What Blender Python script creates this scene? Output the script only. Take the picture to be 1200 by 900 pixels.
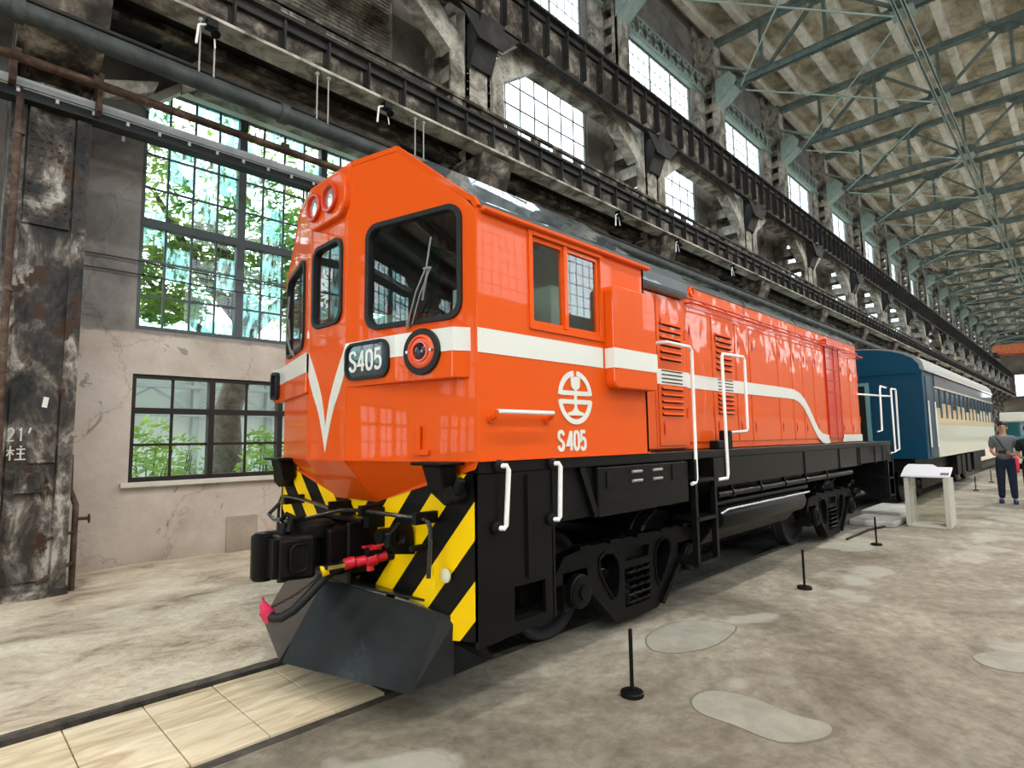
import bpy, bmesh, math, random
from mathutils import Matrix, Vector
for o in list(bpy.data.objects): bpy.data.objects.remove(o)
scene = bpy.context.scene
COL = scene.collection
PI = math.pi
random.seed(7)

# ---------------------------------------------------------------- camera
EYE = 1.6
F = 675.0
def cam_axes():
    X = Vector((675., 55., F)).normalized()
    b = 75.; a = (F*F+55*b)/675.
    Y = Vector((-a, b, F)).normalized()
    Z = X.cross(Y).normalized()
    Y = Z.cross(X)
    right = Vector((X.x, Y.x, Z.x)); down = Vector((X.y, Y.y, Z.y)); fwd = Vector((X.z, Y.z, Z.z))
    return right, down, fwd
r_, d_, f_ = cam_axes()
cam = bpy.data.cameras.new('camera')
cam.sensor_width = 36.0; cam.sensor_fit = 'HORIZONTAL'; cam.lens = 36.0*F/1200.0
cam.clip_start = 0.05; cam.clip_end = 400
camo = bpy.data.objects.new('camera', cam); COL.objects.link(camo)
m = Matrix.Identity(4)
for i in range(3):
    m[i][0] = r_[i]; m[i][1] = -d_[i]; m[i][2] = -f_[i]
m[2][3] = EYE
camo.matrix_world = m
scene.camera = camo
scene.view_settings.view_transform = 'Standard'
scene.view_settings.look = 'None'
scene.view_settings.gamma = 1.0
scene.view_settings.use_curve_mapping = False
scene.view_settings.exposure = 0.2

# ---------------------------------------------------------------- daylight
w = bpy.data.worlds.new('World'); scene.world = w; w.use_nodes = True
bg = w.node_tree.nodes['Background']
bg.inputs[0].default_value = (0.86, 0.95, 1.0, 1); bg.inputs[1].default_value = 4.2
def area(name, loc, rot, sx, sy, power, col=(1, 1, 1), portal=False):
    l = bpy.data.lights.new(name, 'AREA'); l.shape = 'RECTANGLE'; l.size = sx; l.size_y = sy
    l.energy = power; l.color = col
    if portal: l.cycles.is_portal = True
    o = bpy.data.objects.new(name, l); COL.objects.link(o); o.location = loc; o.rotation_euler = rot
    return o
R90 = PI/2
YR = -11.2            # inner face of the far side wall (behind the camera's right)
XB = -36.0            # end wall behind the camera
XE = 110.0            # end wall far ahead
# daylight outside the windows of the right wall and outside the open end door
area('daylight_right_windows', (37, YR-1.6, 7.6), (R90, 0, 0), 140, 13.5, 6500, (1.0, 0.97, 0.92))
area('daylight_end_door', (XB-1.5, -1.5, 6.5), (R90, 0, -R90), 19, 13, 1800, (1.0, 0.98, 0.95))
area('daylight_left_portal', (34, 9.3, 7.3), (-R90, 0, 0), 130, 13, 1, portal=True)

# ---------------------------------------------------------------- materials
def new_mat(name):
    mt = bpy.data.materials.new(name); mt.use_nodes = True
    nt = mt.node_tree; b = nt.nodes['Principled BSDF']
    return mt, nt, b
def node(nt, t, **kw):
    n = nt.nodes.new(t)
    for k, v in kw.items(): setattr(n, k, v)
    return n
def simple(name, col, rough=0.5, metal=0.0, coat=0.0, bump=0.0, bscale=20, bdet=4, var=0.0, vscale=3, spec=.3):
    mt, nt, b = new_mat(name)
    b.inputs['Base Color'].default_value = (*col, 1); b.inputs['Roughness'].default_value = rough
    b.inputs['Metallic'].default_value = metal
    b.inputs['Coat Weight'].default_value = coat; b.inputs['Coat Roughness'].default_value = 0.03
    b.inputs['Specular IOR Level'].default_value = spec
    tc = node(nt, 'ShaderNodeTexCoord')
    if bump:
        n = node(nt, 'ShaderNodeTexNoise'); n.inputs['Scale'].default_value = bscale; n.inputs['Detail'].default_value = bdet
        nt.links.new(tc.outputs['Object'], n.inputs['Vector'])
        bp = node(nt, 'ShaderNodeBump'); bp.inputs['Strength'].default_value = bump; bp.inputs['Distance'].default_value = 0.02
        nt.links.new(n.outputs['Fac'], bp.inputs['Height']); nt.links.new(bp.outputs[0], b.inputs['Normal'])
        if coat: nt.links.new(bp.outputs[0], b.inputs['Coat Normal'])
    if var:
        n = node(nt, 'ShaderNodeTexNoise'); n.inputs['Scale'].default_value = vscale; n.inputs['Detail'].default_value = 6
        n.inputs['Roughness'].default_value = .65
        nt.links.new(tc.outputs['Object'], n.inputs['Vector'])
        r = node(nt, 'ShaderNodeValToRGB'); r.color_ramp.elements[0].position = .3; r.color_ramp.elements[1].position = .7
        r.color_ramp.elements[0].color = (*[c*(1-var) for c in col], 1); r.color_ramp.elements[1].color = (*[min(1, c*(1+var)) for c in col], 1)
        nt.links.new(n.outputs['Fac'], r.inputs[0]); nt.links.new(r.outputs[0], b.inputs['Base Color'])
    return mt
def grunge(name, cols, scale=1.0, rough=.8, bump=.3, bscale=12, stretch=(1, 1, 1), dist=0.02, spots=None, metal=0, spec=.3):
    """layered noise between several colours; cols = [(pos, (r,g,b)), ...]"""
    mt, nt, b = new_mat(name)
    tc = node(nt, 'ShaderNodeTexCoord'); mp = node(nt, 'ShaderNodeMapping'); mp.inputs['Scale'].default_value = stretch
    nt.links.new(tc.outputs['Object'], mp.inputs['Vector'])
    n = node(nt, 'ShaderNodeTexNoise'); n.inputs['Scale'].default_value = scale; n.inputs['Detail'].default_value = 9
    n.inputs['Roughness'].default_value = .68; n.inputs['Distortion'].default_value = .5
    nt.links.new(mp.outputs[0], n.inputs['Vector'])
    r = node(nt, 'ShaderNodeValToRGB'); cr = r.color_ramp
    while len(cr.elements) < len(cols): cr.elements.new(.5)
    for e, (p, c) in zip(cr.elements, cols): e.position = p; e.color = (*c, 1)
    nt.links.new(n.outputs['Fac'], r.inputs[0])
    out = r.outputs[0]
    if spots:
        sp, sc, amount = spots
        n2 = node(nt, 'ShaderNodeTexNoise'); n2.inputs['Scale'].default_value = sc; n2.inputs['Detail'].default_value = 5
        nt.links.new(mp.outputs[0], n2.inputs['Vector'])
        r2 = node(nt, 'ShaderNodeValToRGB'); r2.color_ramp.elements[0].position = amount; r2.color_ramp.elements[1].position = amount+.05
        nt.links.new(n2.outputs['Fac'], r2.inputs[0])
        mx = node(nt, 'ShaderNodeMixRGB'); mx.inputs[2].default_value = (*sp, 1)
        nt.links.new(r2.outputs[0], mx.inputs[0]); nt.links.new(out, mx.inputs[1]); out = mx.outputs[0]
    nt.links.new(out, b.inputs['Base Color'])
    b.inputs['Roughness'].default_value = rough; b.inputs['Metallic'].default_value = metal
    b.inputs['Specular IOR Level'].default_value = spec
    if bump:
        n3 = node(nt, 'ShaderNodeTexNoise'); n3.inputs['Scale'].default_value = bscale; n3.inputs['Detail'].default_value = 6
        nt.links.new(mp.outputs[0], n3.inputs['Vector'])
        bp = node(nt, 'ShaderNodeBump'); bp.inputs['Strength'].default_value = bump; bp.inputs['Distance'].default_value = dist
        nt.links.new(n3.outputs['Fac'], bp.inputs['Height']); nt.links.new(bp.outputs[0], b.inputs['Normal'])
    return mt
def glass_mat(name, tint, refl=.08, patch=None, ior=1.45):
    mt = bpy.data.materials.new(name); mt.use_nodes = True; nt = mt.node_tree; nt.nodes.clear()
    out = node(nt, 'ShaderNodeOutputMaterial'); mix = node(nt, 'ShaderNodeMixShader')
    tr = node(nt, 'ShaderNodeBsdfTransparent'); gl = node(nt, 'ShaderNodeBsdfGlossy'); gl.inputs['Roughness'].default_value = .02
    tr.inputs[0].default_value = (*tint, 1)
    lw = node(nt, 'ShaderNodeLayerWeight'); lw.inputs[0].default_value = .5
    pw = node(nt, 'ShaderNodeMath', operation='POWER'); pw.inputs[1].default_value = 4.0; nt.links.new(lw.outputs['Facing'], pw.inputs[0])
    fr = node(nt, 'ShaderNodeMath', operation='MULTIPLY'); fr.inputs[1].default_value = .7; nt.links.new(pw.outputs[0], fr.inputs[0])
    mt_ = node(nt, 'ShaderNodeMath', operation='ADD'); mt_.use_clamp = True; mt_.inputs[1].default_value = refl
    nt.links.new(fr.outputs[0], mt_.inputs[0]); nt.links.new(mt_.outputs[0], mix.inputs[0])
    nt.links.new(tr.outputs[0], mix.inputs[1]); nt.links.new(gl.outputs[0], mix.inputs[2]); nt.links.new(mix.outputs[0], out.inputs[0])
    if patch:
        tc = node(nt, 'ShaderNodeTexCoord')
        v = node(nt, 'ShaderNodeVectorMath', operation='DIVIDE'); v.inputs[1].default_value = patch[0]
        fl = node(nt, 'ShaderNodeVectorMath', operation='FLOOR')
        wn = node(nt, 'ShaderNodeTexWhiteNoise'); r = node(nt, 'ShaderNodeValToRGB'); cr = r.color_ramp; cr.interpolation = 'CONSTANT'
        cols = patch[1]
        while len(cr.elements) < len(cols): cr.elements.new(.5)
        for e, (p, c) in zip(cr.elements, cols): e.position = p; e.color = (*c, 1)
        nt.links.new(tc.outputs['Object'], v.inputs[0]); nt.links.new(v.outputs[0], fl.inputs[0])
        nt.links.new(fl.outputs[0], wn.inputs['Vector']); nt.links.new(wn.outputs['Value'], r.inputs[0])
        nt.links.new(r.outputs[0], tr.inputs[0])
        # some panes carry a milky film with streaks
        df = node(nt, 'ShaderNodeBsdfTranslucent'); df.inputs[0].default_value = (.55, .9, .88, 1)
        n = node(nt, 'ShaderNodeTexNoise'); n.inputs['Scale'].default_value = 5; n.inputs['Detail'].default_value = 6
        mpp = node(nt, 'ShaderNodeMapping'); mpp.inputs['Scale'].default_value = (3, 1, .8)
        nt.links.new(tc.outputs['Object'], mpp.inputs[0]); nt.links.new(mpp.outputs[0], n.inputs['Vector'])
        ml = node(nt, 'ShaderNodeMath', operation='MULTIPLY'); r3 = node(nt, 'ShaderNodeValToRGB')
        r3.color_ramp.elements[0].position = .42; r3.color_ramp.elements[1].position = .6
        gt = node(nt, 'ShaderNodeMath', operation='GREATER_THAN'); gt.inputs[1].default_value = .52
        nt.links.new(wn.outputs['Value'], gt.inputs[0]); nt.links.new(n.outputs['Fac'], r3.inputs[0])
        nt.links.new(gt.outputs[0], ml.inputs[0]); nt.links.new(r3.outputs[0], ml.inputs[1])
        m8 = node(nt, 'ShaderNodeMath', operation='MULTIPLY'); m8.inputs[1].default_value = .75; nt.links.new(ml.outputs[0], m8.inputs[0])
        mx = node(nt, 'ShaderNodeMixShader'); nt.links.new(m8.outputs[0], mx.inputs[0])
        nt.links.new(tr.outputs[0], mx.inputs[1]); nt.links.new(df.outputs[0], mx.inputs[2])
        nt.links.new(mx.outputs[0], mix.inputs[1])
    return mt

ORANGE = simple('orange_gloss_paint', (.72, .088, .004), .5, spec=.1, coat=.40, bump=.14, bscale=1.3, bdet=.5)
ORANGE2 = simple('orange_wavy_door_paint', (.72, .088, .004), .5, spec=.1, coat=.8, bump=.42, bscale=3.2, bdet=.6)
ORANGE_D = simple('orange_red_grille_paint', (.55, .035, .006), .4, coat=.3)
WHITE = simple('white_gloss_paint', (.72, .73, .68), .3, coat=.5)
HWHITE = simple('white_rail_paint', (.85, .85, .82), .35, coat=.3)
BLACK = simple('black_gloss_paint', (.0035, .0035, .0035), .4, spec=.14, coat=.10, bump=.05, bscale=6)
BLACKM = simple('black_frame_paint', (.005, .005, .005), .5, spec=.16, coat=.0, bump=.12, bscale=14, var=.3, vscale=6)
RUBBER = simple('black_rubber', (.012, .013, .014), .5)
ROOFG = simple('slate_roof_gloss_paint', (.05, .07, .085), .35, coat=1, bump=.3, bscale=2.2, bdet=1)
RED = simple('red_valve_paint', (.6, .012, .03), .35, coat=.4)
YEL = simple('yellow_paint', (.95, .62, .0), .4)
CHROME = simple('polished_steel', (.6, .6, .6), .2, metal=1)
DARK = simple('dark_recess', (.004, .004, .004), .8)
LENS = simple('dark_lens', (.012, .008, .02), .06, coat=1)
LAMP = simple('clear_lamp_lens', (.75, .75, .7), .12, metal=.7)
CABIN = simple('cab_interior_green', (.30, .42, .35), .6)
CABDK = simple('cab_interior_dark', (.03, .04, .04), .6)
CGLASS = glass_mat('cab_glass', (.86, .94, .89), .13)
WGLASS_BIG = glass_mat('hall_pane_glass', (.93, .98, 1), .03, ((.325, 5, .48), [(0, (.97, 1, 1)), (.4, (.80, .95, .93)), (.62, (.70, .93, .92)), (.85, (1, 1, 1))]))
WGLASS = glass_mat('hall_clear_glass', (.95, .99, 1), .04)
ACRYL = glass_mat('clear_acrylic', (.86, .86, .82), .05)
WFRAME = simple('window_frame_grey', (.075, .085, .09), .6)
WFRAME_D = simple('window_frame_dark_brown', (.02, .015, .013), .6)
CREAM = simple('cream_window_surround', (.62, .60, .52), .7, var=.12, vscale=5)
STEEL = grunge('old_crane_steel', [(.34, (.010, .008, .007)), (.47, (.035, .028, .022)), (.56, (.11, .09, .07)), (.68, (.32, .29, .24))], 2.6, .75, .25, 18, spots=((.03, .02, .014), 3.5, .62))
STEELD = grunge('dark_crane_steel', [(.3, (.010, .010, .010)), (.55, (.028, .026, .024)), (.75, (.07, .06, .05))], 2.0, .7, .25, 14)
STEELL = grunge('limewashed_steel', [(.34, (.07, .055, .042)), (.46, (.22, .195, .16)), (.56, (.42, .39, .33)), (.7, (.58, .55, .48))], 2.2, .8, .25, 10)
COLM = grunge('column_steel_flaking', [(.36, (.010, .012, .015)), (.47, (.045, .038, .033)), (.54, (.13, .115, .10)), (.62, (.42, .39, .35))], 2.6, .65, .35, 24, stretch=(1.2, 1, .7), spots=((.045, .022, .012), 5, .60))
RUST = grunge('rusty_pipe', [(.35, (.035, .02, .015)), (.55, (.09, .055, .04)), (.7, (.19, .14, .1))], 6, .75, .2, 30)
PIPEG = grunge('grey_green_pipe', [(.35, (.022, .028, .03)), (.6, (.06, .068, .066)), (.75, (.11, .11, .1))], 3, .6, .15, 20)
TRUSS = grunge('truss_green_grey', [(.3, (.09, .12, .115)), (.55, (.16, .20, .185)), (.75, (.25, .29, .26))], 2.5, .7, .1, 12)
TRUSSL = grunge('gusset_pale_green', [(.3, (.24, .32, .29)), (.6, (.36, .44, .40))], 2.5, .7, .05, 12)
CEIL = grunge('stained_roof_slab', [(.3, (.15, .13, .09)), (.44, (.36, .32, .24)), (.54, (.60, .55, .45)), (.66, (.80, .76, .66))], .75, .85, .2, 6, stretch=(1, 1.6, 1))
PURL = grunge('pale_purlin', [(.3, (.45, .4, .32)), (.5, (.72, .67, .58)), (.7, (.85, .81, .73))], 1.2, .8, .1, 8)
PLASTER_UP = grunge('weathered_upper_wall', [(.3, (.10, .09, .08)), (.5, (.24, .22, .20)), (.7, (.36, .33, .30))], .9, .9, .2, 8)
DIRT = grunge('packed_dirt', [(.33, (.28, .22, .16)), (.45, (.60, .50, .385)), (.58, (.76, .67, .53)), (.72, (.84, .76, .62))], 1.3, .95, .9, 9, dist=.05, stretch=(1, 1.5, 1))
RAILM = grunge('rail_steel', [(.35, (.03, .024, .02)), (.6, (.09, .075, .06)), (.75, (.16, .14, .12))], 8, .6, .2, 30)
TREEB = grunge('tree_bark', [(.35, (.07, .055, .045)), (.65, (.2, .17, .14))], 5, .9, .4, 12)
CONC = grunge('grey_concrete_block', [(.35, (.3, .29, .27)), (.65, (.48, .47, .44))], 3, .9, .3, 14)

def floor_mat():
    mt, nt, b = new_mat('worn_concrete_floor')
    tc = node(nt, 'ShaderNodeTexCoord')
    def noise(sc, det=8, ro=.65, dist=0, stretch=None):
        n = node(nt, 'ShaderNodeTexNoise'); n.inputs['Scale'].default_value = sc; n.inputs['Detail'].default_value = det
        n.inputs['Roughness'].default_value = ro; n.inputs['Distortion'].default_value = dist
        if stretch:
            mp = node(nt, 'ShaderNodeMapping'); mp.inputs['Scale'].default_value = stretch
            nt.links.new(tc.outputs['Object'], mp.inputs[0]); nt.links.new(mp.outputs[0], n.inputs['Vector'])
        else: nt.links.new(tc.outputs['Object'], n.inputs['Vector'])
        return n
    def ramp(src, els):
        r = node(nt, 'ShaderNodeValToRGB'); cr = r.color_ramp
        while len(cr.elements) < len(els): cr.elements.new(.5)
        for e, (p, c) in zip(cr.elements, els): e.position = p; e.color = (*c, 1)
        nt.links.new(src, r.inputs[0]); return r.outputs[0]
    a = ramp(noise(.55, 10, .7, .6).outputs['Fac'], [(.32, (.12, .10, .078)), (.44, (.23, .20, .155)), (.54, (.33, .295, .235)), (.68, (.52, .48, .40))])
    bb = ramp(noise(9, 8, .75).outputs['Fac'], [(.32, (.50, .47, .43)), (.6, (1, 1, 1))])
    mx = node(nt, 'ShaderNodeMixRGB', blend_type='MULTIPLY'); mx.inputs[0].default_value = .8
    nt.links.new(a, mx.inputs[1]); nt.links.new(bb, mx.inputs[2])
    # pale smooth repair spots
    sp = ramp(noise(.9, 3, .4, .2, (1, 1.4, 1)).outputs['Fac'], [(.60, (0, 0, 0)), (.64, (1, 1, 1))])
    mx2 = node(nt, 'ShaderNodeMixRGB'); mx2.inputs[2].default_value = (.44, .43, .38, 1)
    mm = node(nt, 'ShaderNodeMath', operation='MULTIPLY'); mm.inputs[1].default_value = .55
    nt.links.new(sp, mm.inputs[0]); nt.links.new(mm.outputs[0], mx2.inputs[0]); nt.links.new(mx.outputs[0], mx2.inputs[1])
    # cracks
    vo = node(nt, 'ShaderNodeTexVoronoi', feature='DISTANCE_TO_EDGE'); vo.inputs['Scale'].default_value = .55
    nz = noise(2.5, 5); ad = node(nt, 'ShaderNodeMixRGB', blend_type='LINEAR_LIGHT'); ad.inputs[0].default_value = .25
    nt.links.new(tc.outputs['Object'], ad.inputs[1]); nt.links.new(nz.outputs['Color'], ad.inputs[2]); nt.links.new(ad.outputs[0], vo.inputs['Vector'])
    cr = ramp(vo.outputs['Distance'], [(0.0, (.45, .42, .38)), (.012, (1, 1, 1))])
    mx3 = node(nt, 'ShaderNodeMixRGB', blend_type='MULTIPLY'); mx3.inputs[0].default_value = .28
    nt.links.new(mx2.outputs[0], mx3.inputs[1]); nt.links.new(cr, mx3.inputs[2])
    nt.links.new(mx3.outputs[0], b.inputs['Base Color'])
    b.inputs['Roughness'].default_value = .75; b.inputs['Specular IOR Level'].default_value = .35
    bp = node(nt, 'ShaderNodeBump'); bp.inputs['Strength'].default_value = .45; bp.inputs['Distance'].default_value = .02
    nt.links.new(noise(14, 8, .7).outputs['Fac'], bp.inputs['Height']); nt.links.new(bp.outputs[0], b.inputs['Normal'])
    return mt
FLOORM = floor_mat()

def wall_mat():
    mt, nt, b = new_mat('old_plaster_wall')
    tc = node(nt, 'ShaderNodeTexCoord')
    def noise(sc, det=8, ro=.65, dist=.3):
        n = node(nt, 'ShaderNodeTexNoise'); n.inputs['Scale'].default_value = sc; n.inputs['Detail'].default_value = det
        n.inputs['Roughness'].default_value = ro; n.inputs['Distortion'].default_value = dist
        nt.links.new(tc.outputs['Object'], n.inputs['Vector']); return n
    def ramp(src, els):
        r = node(nt, 'ShaderNodeValToRGB'); cr = r.color_ramp
        while len(cr.elements) < len(els): cr.elements.new(.5)
        for e, (p, c) in zip(cr.elements, els): e.position = p; e.color = (*c, 1)
        nt.links.new(src, r.inputs[0]); return r.outputs[0]
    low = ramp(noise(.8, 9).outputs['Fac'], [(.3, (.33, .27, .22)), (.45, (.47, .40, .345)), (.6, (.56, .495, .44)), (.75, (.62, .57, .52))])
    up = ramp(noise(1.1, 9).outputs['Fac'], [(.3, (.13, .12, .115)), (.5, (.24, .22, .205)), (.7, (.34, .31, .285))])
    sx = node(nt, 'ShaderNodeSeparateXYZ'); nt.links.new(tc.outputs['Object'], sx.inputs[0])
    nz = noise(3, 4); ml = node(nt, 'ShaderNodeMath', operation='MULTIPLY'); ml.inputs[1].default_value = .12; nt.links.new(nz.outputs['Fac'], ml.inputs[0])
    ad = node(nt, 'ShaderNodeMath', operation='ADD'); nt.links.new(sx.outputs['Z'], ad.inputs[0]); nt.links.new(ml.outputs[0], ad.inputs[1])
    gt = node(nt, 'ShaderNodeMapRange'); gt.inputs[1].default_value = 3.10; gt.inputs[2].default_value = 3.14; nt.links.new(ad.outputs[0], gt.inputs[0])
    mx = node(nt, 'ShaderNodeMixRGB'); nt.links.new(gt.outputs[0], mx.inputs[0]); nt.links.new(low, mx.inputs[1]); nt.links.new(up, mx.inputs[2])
    # flaked paint patches
    fl = ramp(noise(2.6, 7, .6, .8).outputs['Fac'], [(.635, (0, 0, 0)), (.655, (1, 1, 1))])
    mx2 = node(nt, 'ShaderNodeMixRGB'); mx2.inputs[2].default_value = (.20, .165, .14, 1)
    mm = node(nt, 'ShaderNodeMath', operation='MULTIPLY'); mm.inputs[1].default_value = .7; nt.links.new(fl, mm.inputs[0])
    nt.links.new(mm.outputs[0], mx2.inputs[0]); nt.links.new(mx.outputs[0], mx2.inputs[1])
    vo = node(nt, 'ShaderNodeTexVoronoi', feature='DISTANCE_TO_EDGE'); vo.inputs['Scale'].default_value = .6
    nz2 = noise(2.5, 6); a2 = node(nt, 'ShaderNodeMixRGB', blend_type='LINEAR_LIGHT'); a2.inputs[0].default_value = .3
    nt.links.new(tc.outputs['Object'], a2.inputs[1]); nt.links.new(nz2.outputs['Color'], a2.inputs[2]); nt.links.new(a2.outputs[0], vo.inputs['Vector'])
    cr = ramp(vo.outputs['Distance'], [(0.0, (.5, .45, .4)), (.01, (1, 1, 1))])
    mx3 = node(nt, 'ShaderNodeMixRGB', blend_type='MULTIPLY'); mx3.inputs[0].default_value = .5
    nt.links.new(mx2.outputs[0], mx3.inputs[1]); nt.links.new(cr, mx3.inputs[2])
    nt.links.new(mx3.outputs[0], b.inputs['Base Color'])
    b.inputs['Roughness'].default_value = .9; b.inputs['Specular IOR Level'].default_value = .2
    bp = node(nt, 'ShaderNodeBump'); bp.inputs['Strength'].default_value = .35; bp.inputs['Distance'].default_value = .03
    nt.links.new(noise(7, 8, .6).outputs['Fac'], bp.inputs['Height']); nt.links.new(bp.outputs[0], b.inputs['Normal'])
    return mt
WALLM = wall_mat()

def hazard_mat(yc):
    mt, nt, b = new_mat('yellow_black_chevron_paint')
    tc = node(nt, 'ShaderNodeTexCoord'); s = node(nt, 'ShaderNodeSeparateXYZ'); nt.links.new(tc.outputs['Object'], s.inputs[0])
    def M(op, a, b_):
        n = node(nt, 'ShaderNodeMath', operation=op)
        for i, v in enumerate((a, b_)):
            if v is None: continue
            if isinstance(v, (int, float)): n.inputs[i].default_value = v
            else: nt.links.new(v, n.inputs[i])
        return n.outputs[0]
    dy = M('ABSOLUTE', M('SUBTRACT', s.outputs['Y'], yc), None)
    t = M('SUBTRACT', s.outputs['Z'], M('MULTIPLY', dy, 1.03))
    fr = M('FRACT', M('DIVIDE', M('ADD', t, .29+.445*10), .445), None)
    lt = M('LESS_THAN', fr, .49)
    mx = node(nt, 'ShaderNodeMixRGB'); mx.inputs[1].default_value = (.004, .004, .004, 1); mx.inputs[2].default_value = (.93, .60, .0, 1)
    nt.links.new(lt, mx.inputs[0]); nt.links.new(mx.outputs[0], b.inputs['Base Color'])
    b.inputs['Roughness'].default_value = .45; b.inputs['Specular IOR Level'].default_value = .15
    return mt

# ---------------------------------------------------------------- mesh helpers
def setp(o, label=None, cat=None, group=None, kind=None):
    if label: o['label'] = label
    if cat: o['category'] = cat
    if group: o['group'] = group
    if kind: o['kind'] = kind
    return o
def empty(name, loc=(0, 0, 0), label=None, cat=None, group=None, kind=None, parent=None):
    o = bpy.data.objects.new(name, None); COL.objects.link(o); o.location = loc; o.empty_display_size = .2
    if parent: o.parent = parent
    return setp(o, label, cat, group, kind)
class MB:
    def __init__(s): s.v = []; s.f = []; s.mi = []; s.m = 0; s.cuts = []
    def cut(s): s.cuts.append(len(s.f)); return s
    def add(s, vs, fs):
        n = len(s.v); s.v += [tuple(v) for v in vs]
        for f in fs: s.f.append([i+n for i in f]); s.mi.append(s.m)
        return s
    def box(s, x0, x1, y0, y1, z0, z1):
        vs = [(x, y, z) for x in (x0, x1) for y in (y0, y1) for z in (z0, z1)]
        return s.add(vs, [(0, 1, 3, 2), (4, 6, 7, 5), (0, 4, 5, 1), (2, 3, 7, 6), (0, 2, 6, 4), (1, 5, 7, 3)])
    def prism(s, poly, d):
        """closed polygon (3-D points) swept by vector d"""
        n = len(poly); p = [Vector(q) for q in poly]; d = Vector(d)
        vs = p+[q+d for q in p]
        return s.add(vs, [list(range(n))[::-1], list(range(n, 2*n))]+[(i, (i+1) % n, n+(i+1) % n, n+i) for i in range(n)])
    def bar(s, p, q, wd, ht, up=(0, 0, 1)):
        p = Vector(p); q = Vector(q); d = (q-p)
        if d.length < 1e-6: return s
        d.normalize(); up = Vector(up)
        if abs(d.dot(up)) > .98: up = Vector((1, 0, 0)) if abs(d.x) < .9 else Vector((0, 1, 0))
        sd = d.cross(up).normalized()*wd/2; u = sd.cross(d).normalized()*ht/2
        vs = [a+e for a in (p, q) for e in (-sd-u, sd-u, sd+u, -sd+u)]
        return s.add(vs, [(0, 1, 2, 3), (7, 6, 5, 4), (0, 4, 5, 1), (1, 5, 6, 2), (2, 6, 7, 3), (3, 7, 4, 0)])
    def tube(s, pts, r, seg=8, closed=False, caps=True):
        pts = [Vector(p) for p in pts]; n = len(pts); rs = r if isinstance(r, (list, tuple)) else [r]*n
        base = len(s.v); vs = []; prev = None
        for i, p in enumerate(pts):
            if closed: t = (pts[(i+1) % n]-pts[i-1])
            else: t = pts[min(i+1, n-1)]-pts[max(i-1, 0)]
            if t.length < 1e-9: t = Vector((0, 0, 1))
            t.normalize()
            if prev is None:
                a = Vector((0, 0, 1)) if abs(t.z) < .9 else Vector((1, 0, 0))
                u = t.cross(a).normalized()
            else:
                u = prev-t*prev.dot(t)
                u = u.normalized() if u.length > 1e-6 else t.orthogonal().normalized()
            prev = u; v = t.cross(u)
            for k in range(seg):
                a = 2*PI*k/seg; vs.append(p+(u*math.cos(a)+v*math.sin(a))*rs[i])
        fs = []
        for i in range(n if closed else n-1):
            j = (i+1) % n
            for k in range(seg):
                l = (k+1) % seg; fs.append((i*seg+k, i*seg+l, j*seg+l, j*seg+k))
        if caps and not closed:
            fs.append(tuple(range(seg))[::-1]); fs.append(tuple((n-1)*seg+k for k in range(seg)))
        return s.add(vs, fs)
    def cyl(s, p, q, r, seg=16): return s.tube([p, q], r, seg)
    def lathe(s, o, ax, prof, seg=24):
        """prof = [(distance along axis, radius)]"""
        o = Vector(o); ax = Vector(ax).normalized(); u = ax.orthogonal().normalized(); v = ax.cross(u)
        vs = []; fs = []
        for (a, r) in prof:
            for k in range(seg):
                t = 2*PI*k/seg; vs.append(o+ax*a+(u*math.cos(t)+v*math.sin(t))*max(r, 1e-4))
        for i in range(len(prof)-1):
            for k in range(seg):
                l = (k+1) % seg; fs.append((i*seg+k, i*seg+l, (i+1)*seg+l, (i+1)*seg+k))
        fs.append(tuple(range(seg))[::-1]); fs.append(tuple((len(prof)-1)*seg+k for k in range(seg)))
        return s.add(vs, fs)
    def sphere(s, c, r, seg=12, rings=8, sc=(1, 1, 1)):
        vs = []; fs = []
        for i in range(rings+1):
            ph = PI*i/rings
            for k in range(seg):
                t = 2*PI*k/seg
                vs.append((c[0]+r*sc[0]*math.sin(ph)*math.cos(t), c[1]+r*sc[1]*math.sin(ph)*math.sin(t), c[2]+r*sc[2]*math.cos(ph)))
        for i in range(rings):
            for k in range(seg):
                l = (k+1) % seg; fs.append((i*seg+k, (i+1)*seg+k, (i+1)*seg+l, i*seg+l))
        return s.add(vs, fs)
    def rivets(s, pts, r, nrm):
        """low domes on a surface"""
        n = Vector(nrm).normalized(); u = n.orthogonal().normalized(); v = n.cross(u)
        for p in pts:
            p = Vector(p); vs = [p+(u*math.cos(a)+v*math.sin(a))*r for a in [PI/3*k for k in range(6)]]
            vs += [p+n*r*.5+(u*math.cos(a)+v*math.sin(a))*r*.55 for a in [PI/3*k for k in range(6)]]
            s.add(vs, [(k, (k+1) % 6, 6+(k+1) % 6, 6+k) for k in range(6)]+[(6, 7, 8, 9, 10, 11)])
        return s
    def build(s, name, mats, parent=None, smooth=False, bevel=0, seg=1, label=None, kind=None, flip=True):
        me = bpy.data.meshes.new(name); me.from_pydata([tuple(v) for v in s.v], [], s.f)
        if not isinstance(mats, (list, tuple)): mats = [mats]
        for mm in mats: me.materials.append(mm)
        for p, i in zip(me.polygons, s.mi): p.material_index = i
        if flip:
            bm = bmesh.new(); bm.from_mesh(me); bmesh.ops.recalc_face_normals(bm, faces=bm.faces); bm.to_mesh(me); bm.free()
        if smooth:
            for p in me.polygons: p.use_smooth = True
            try: me.set_sharp_from_angle(angle=math.radians(38))
            except Exception: pass
        o = bpy.data.objects.new(name, me); COL.objects.link(o)
        if parent: o.parent = parent
        if bevel:
            b = o.modifiers.new('bevel', 'BEVEL'); b.width = bevel; b.segments = seg; b.limit_method = 'ANGLE'; b.angle_limit = math.radians(40)
        return setp(o, label, None, None, kind)
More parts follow.
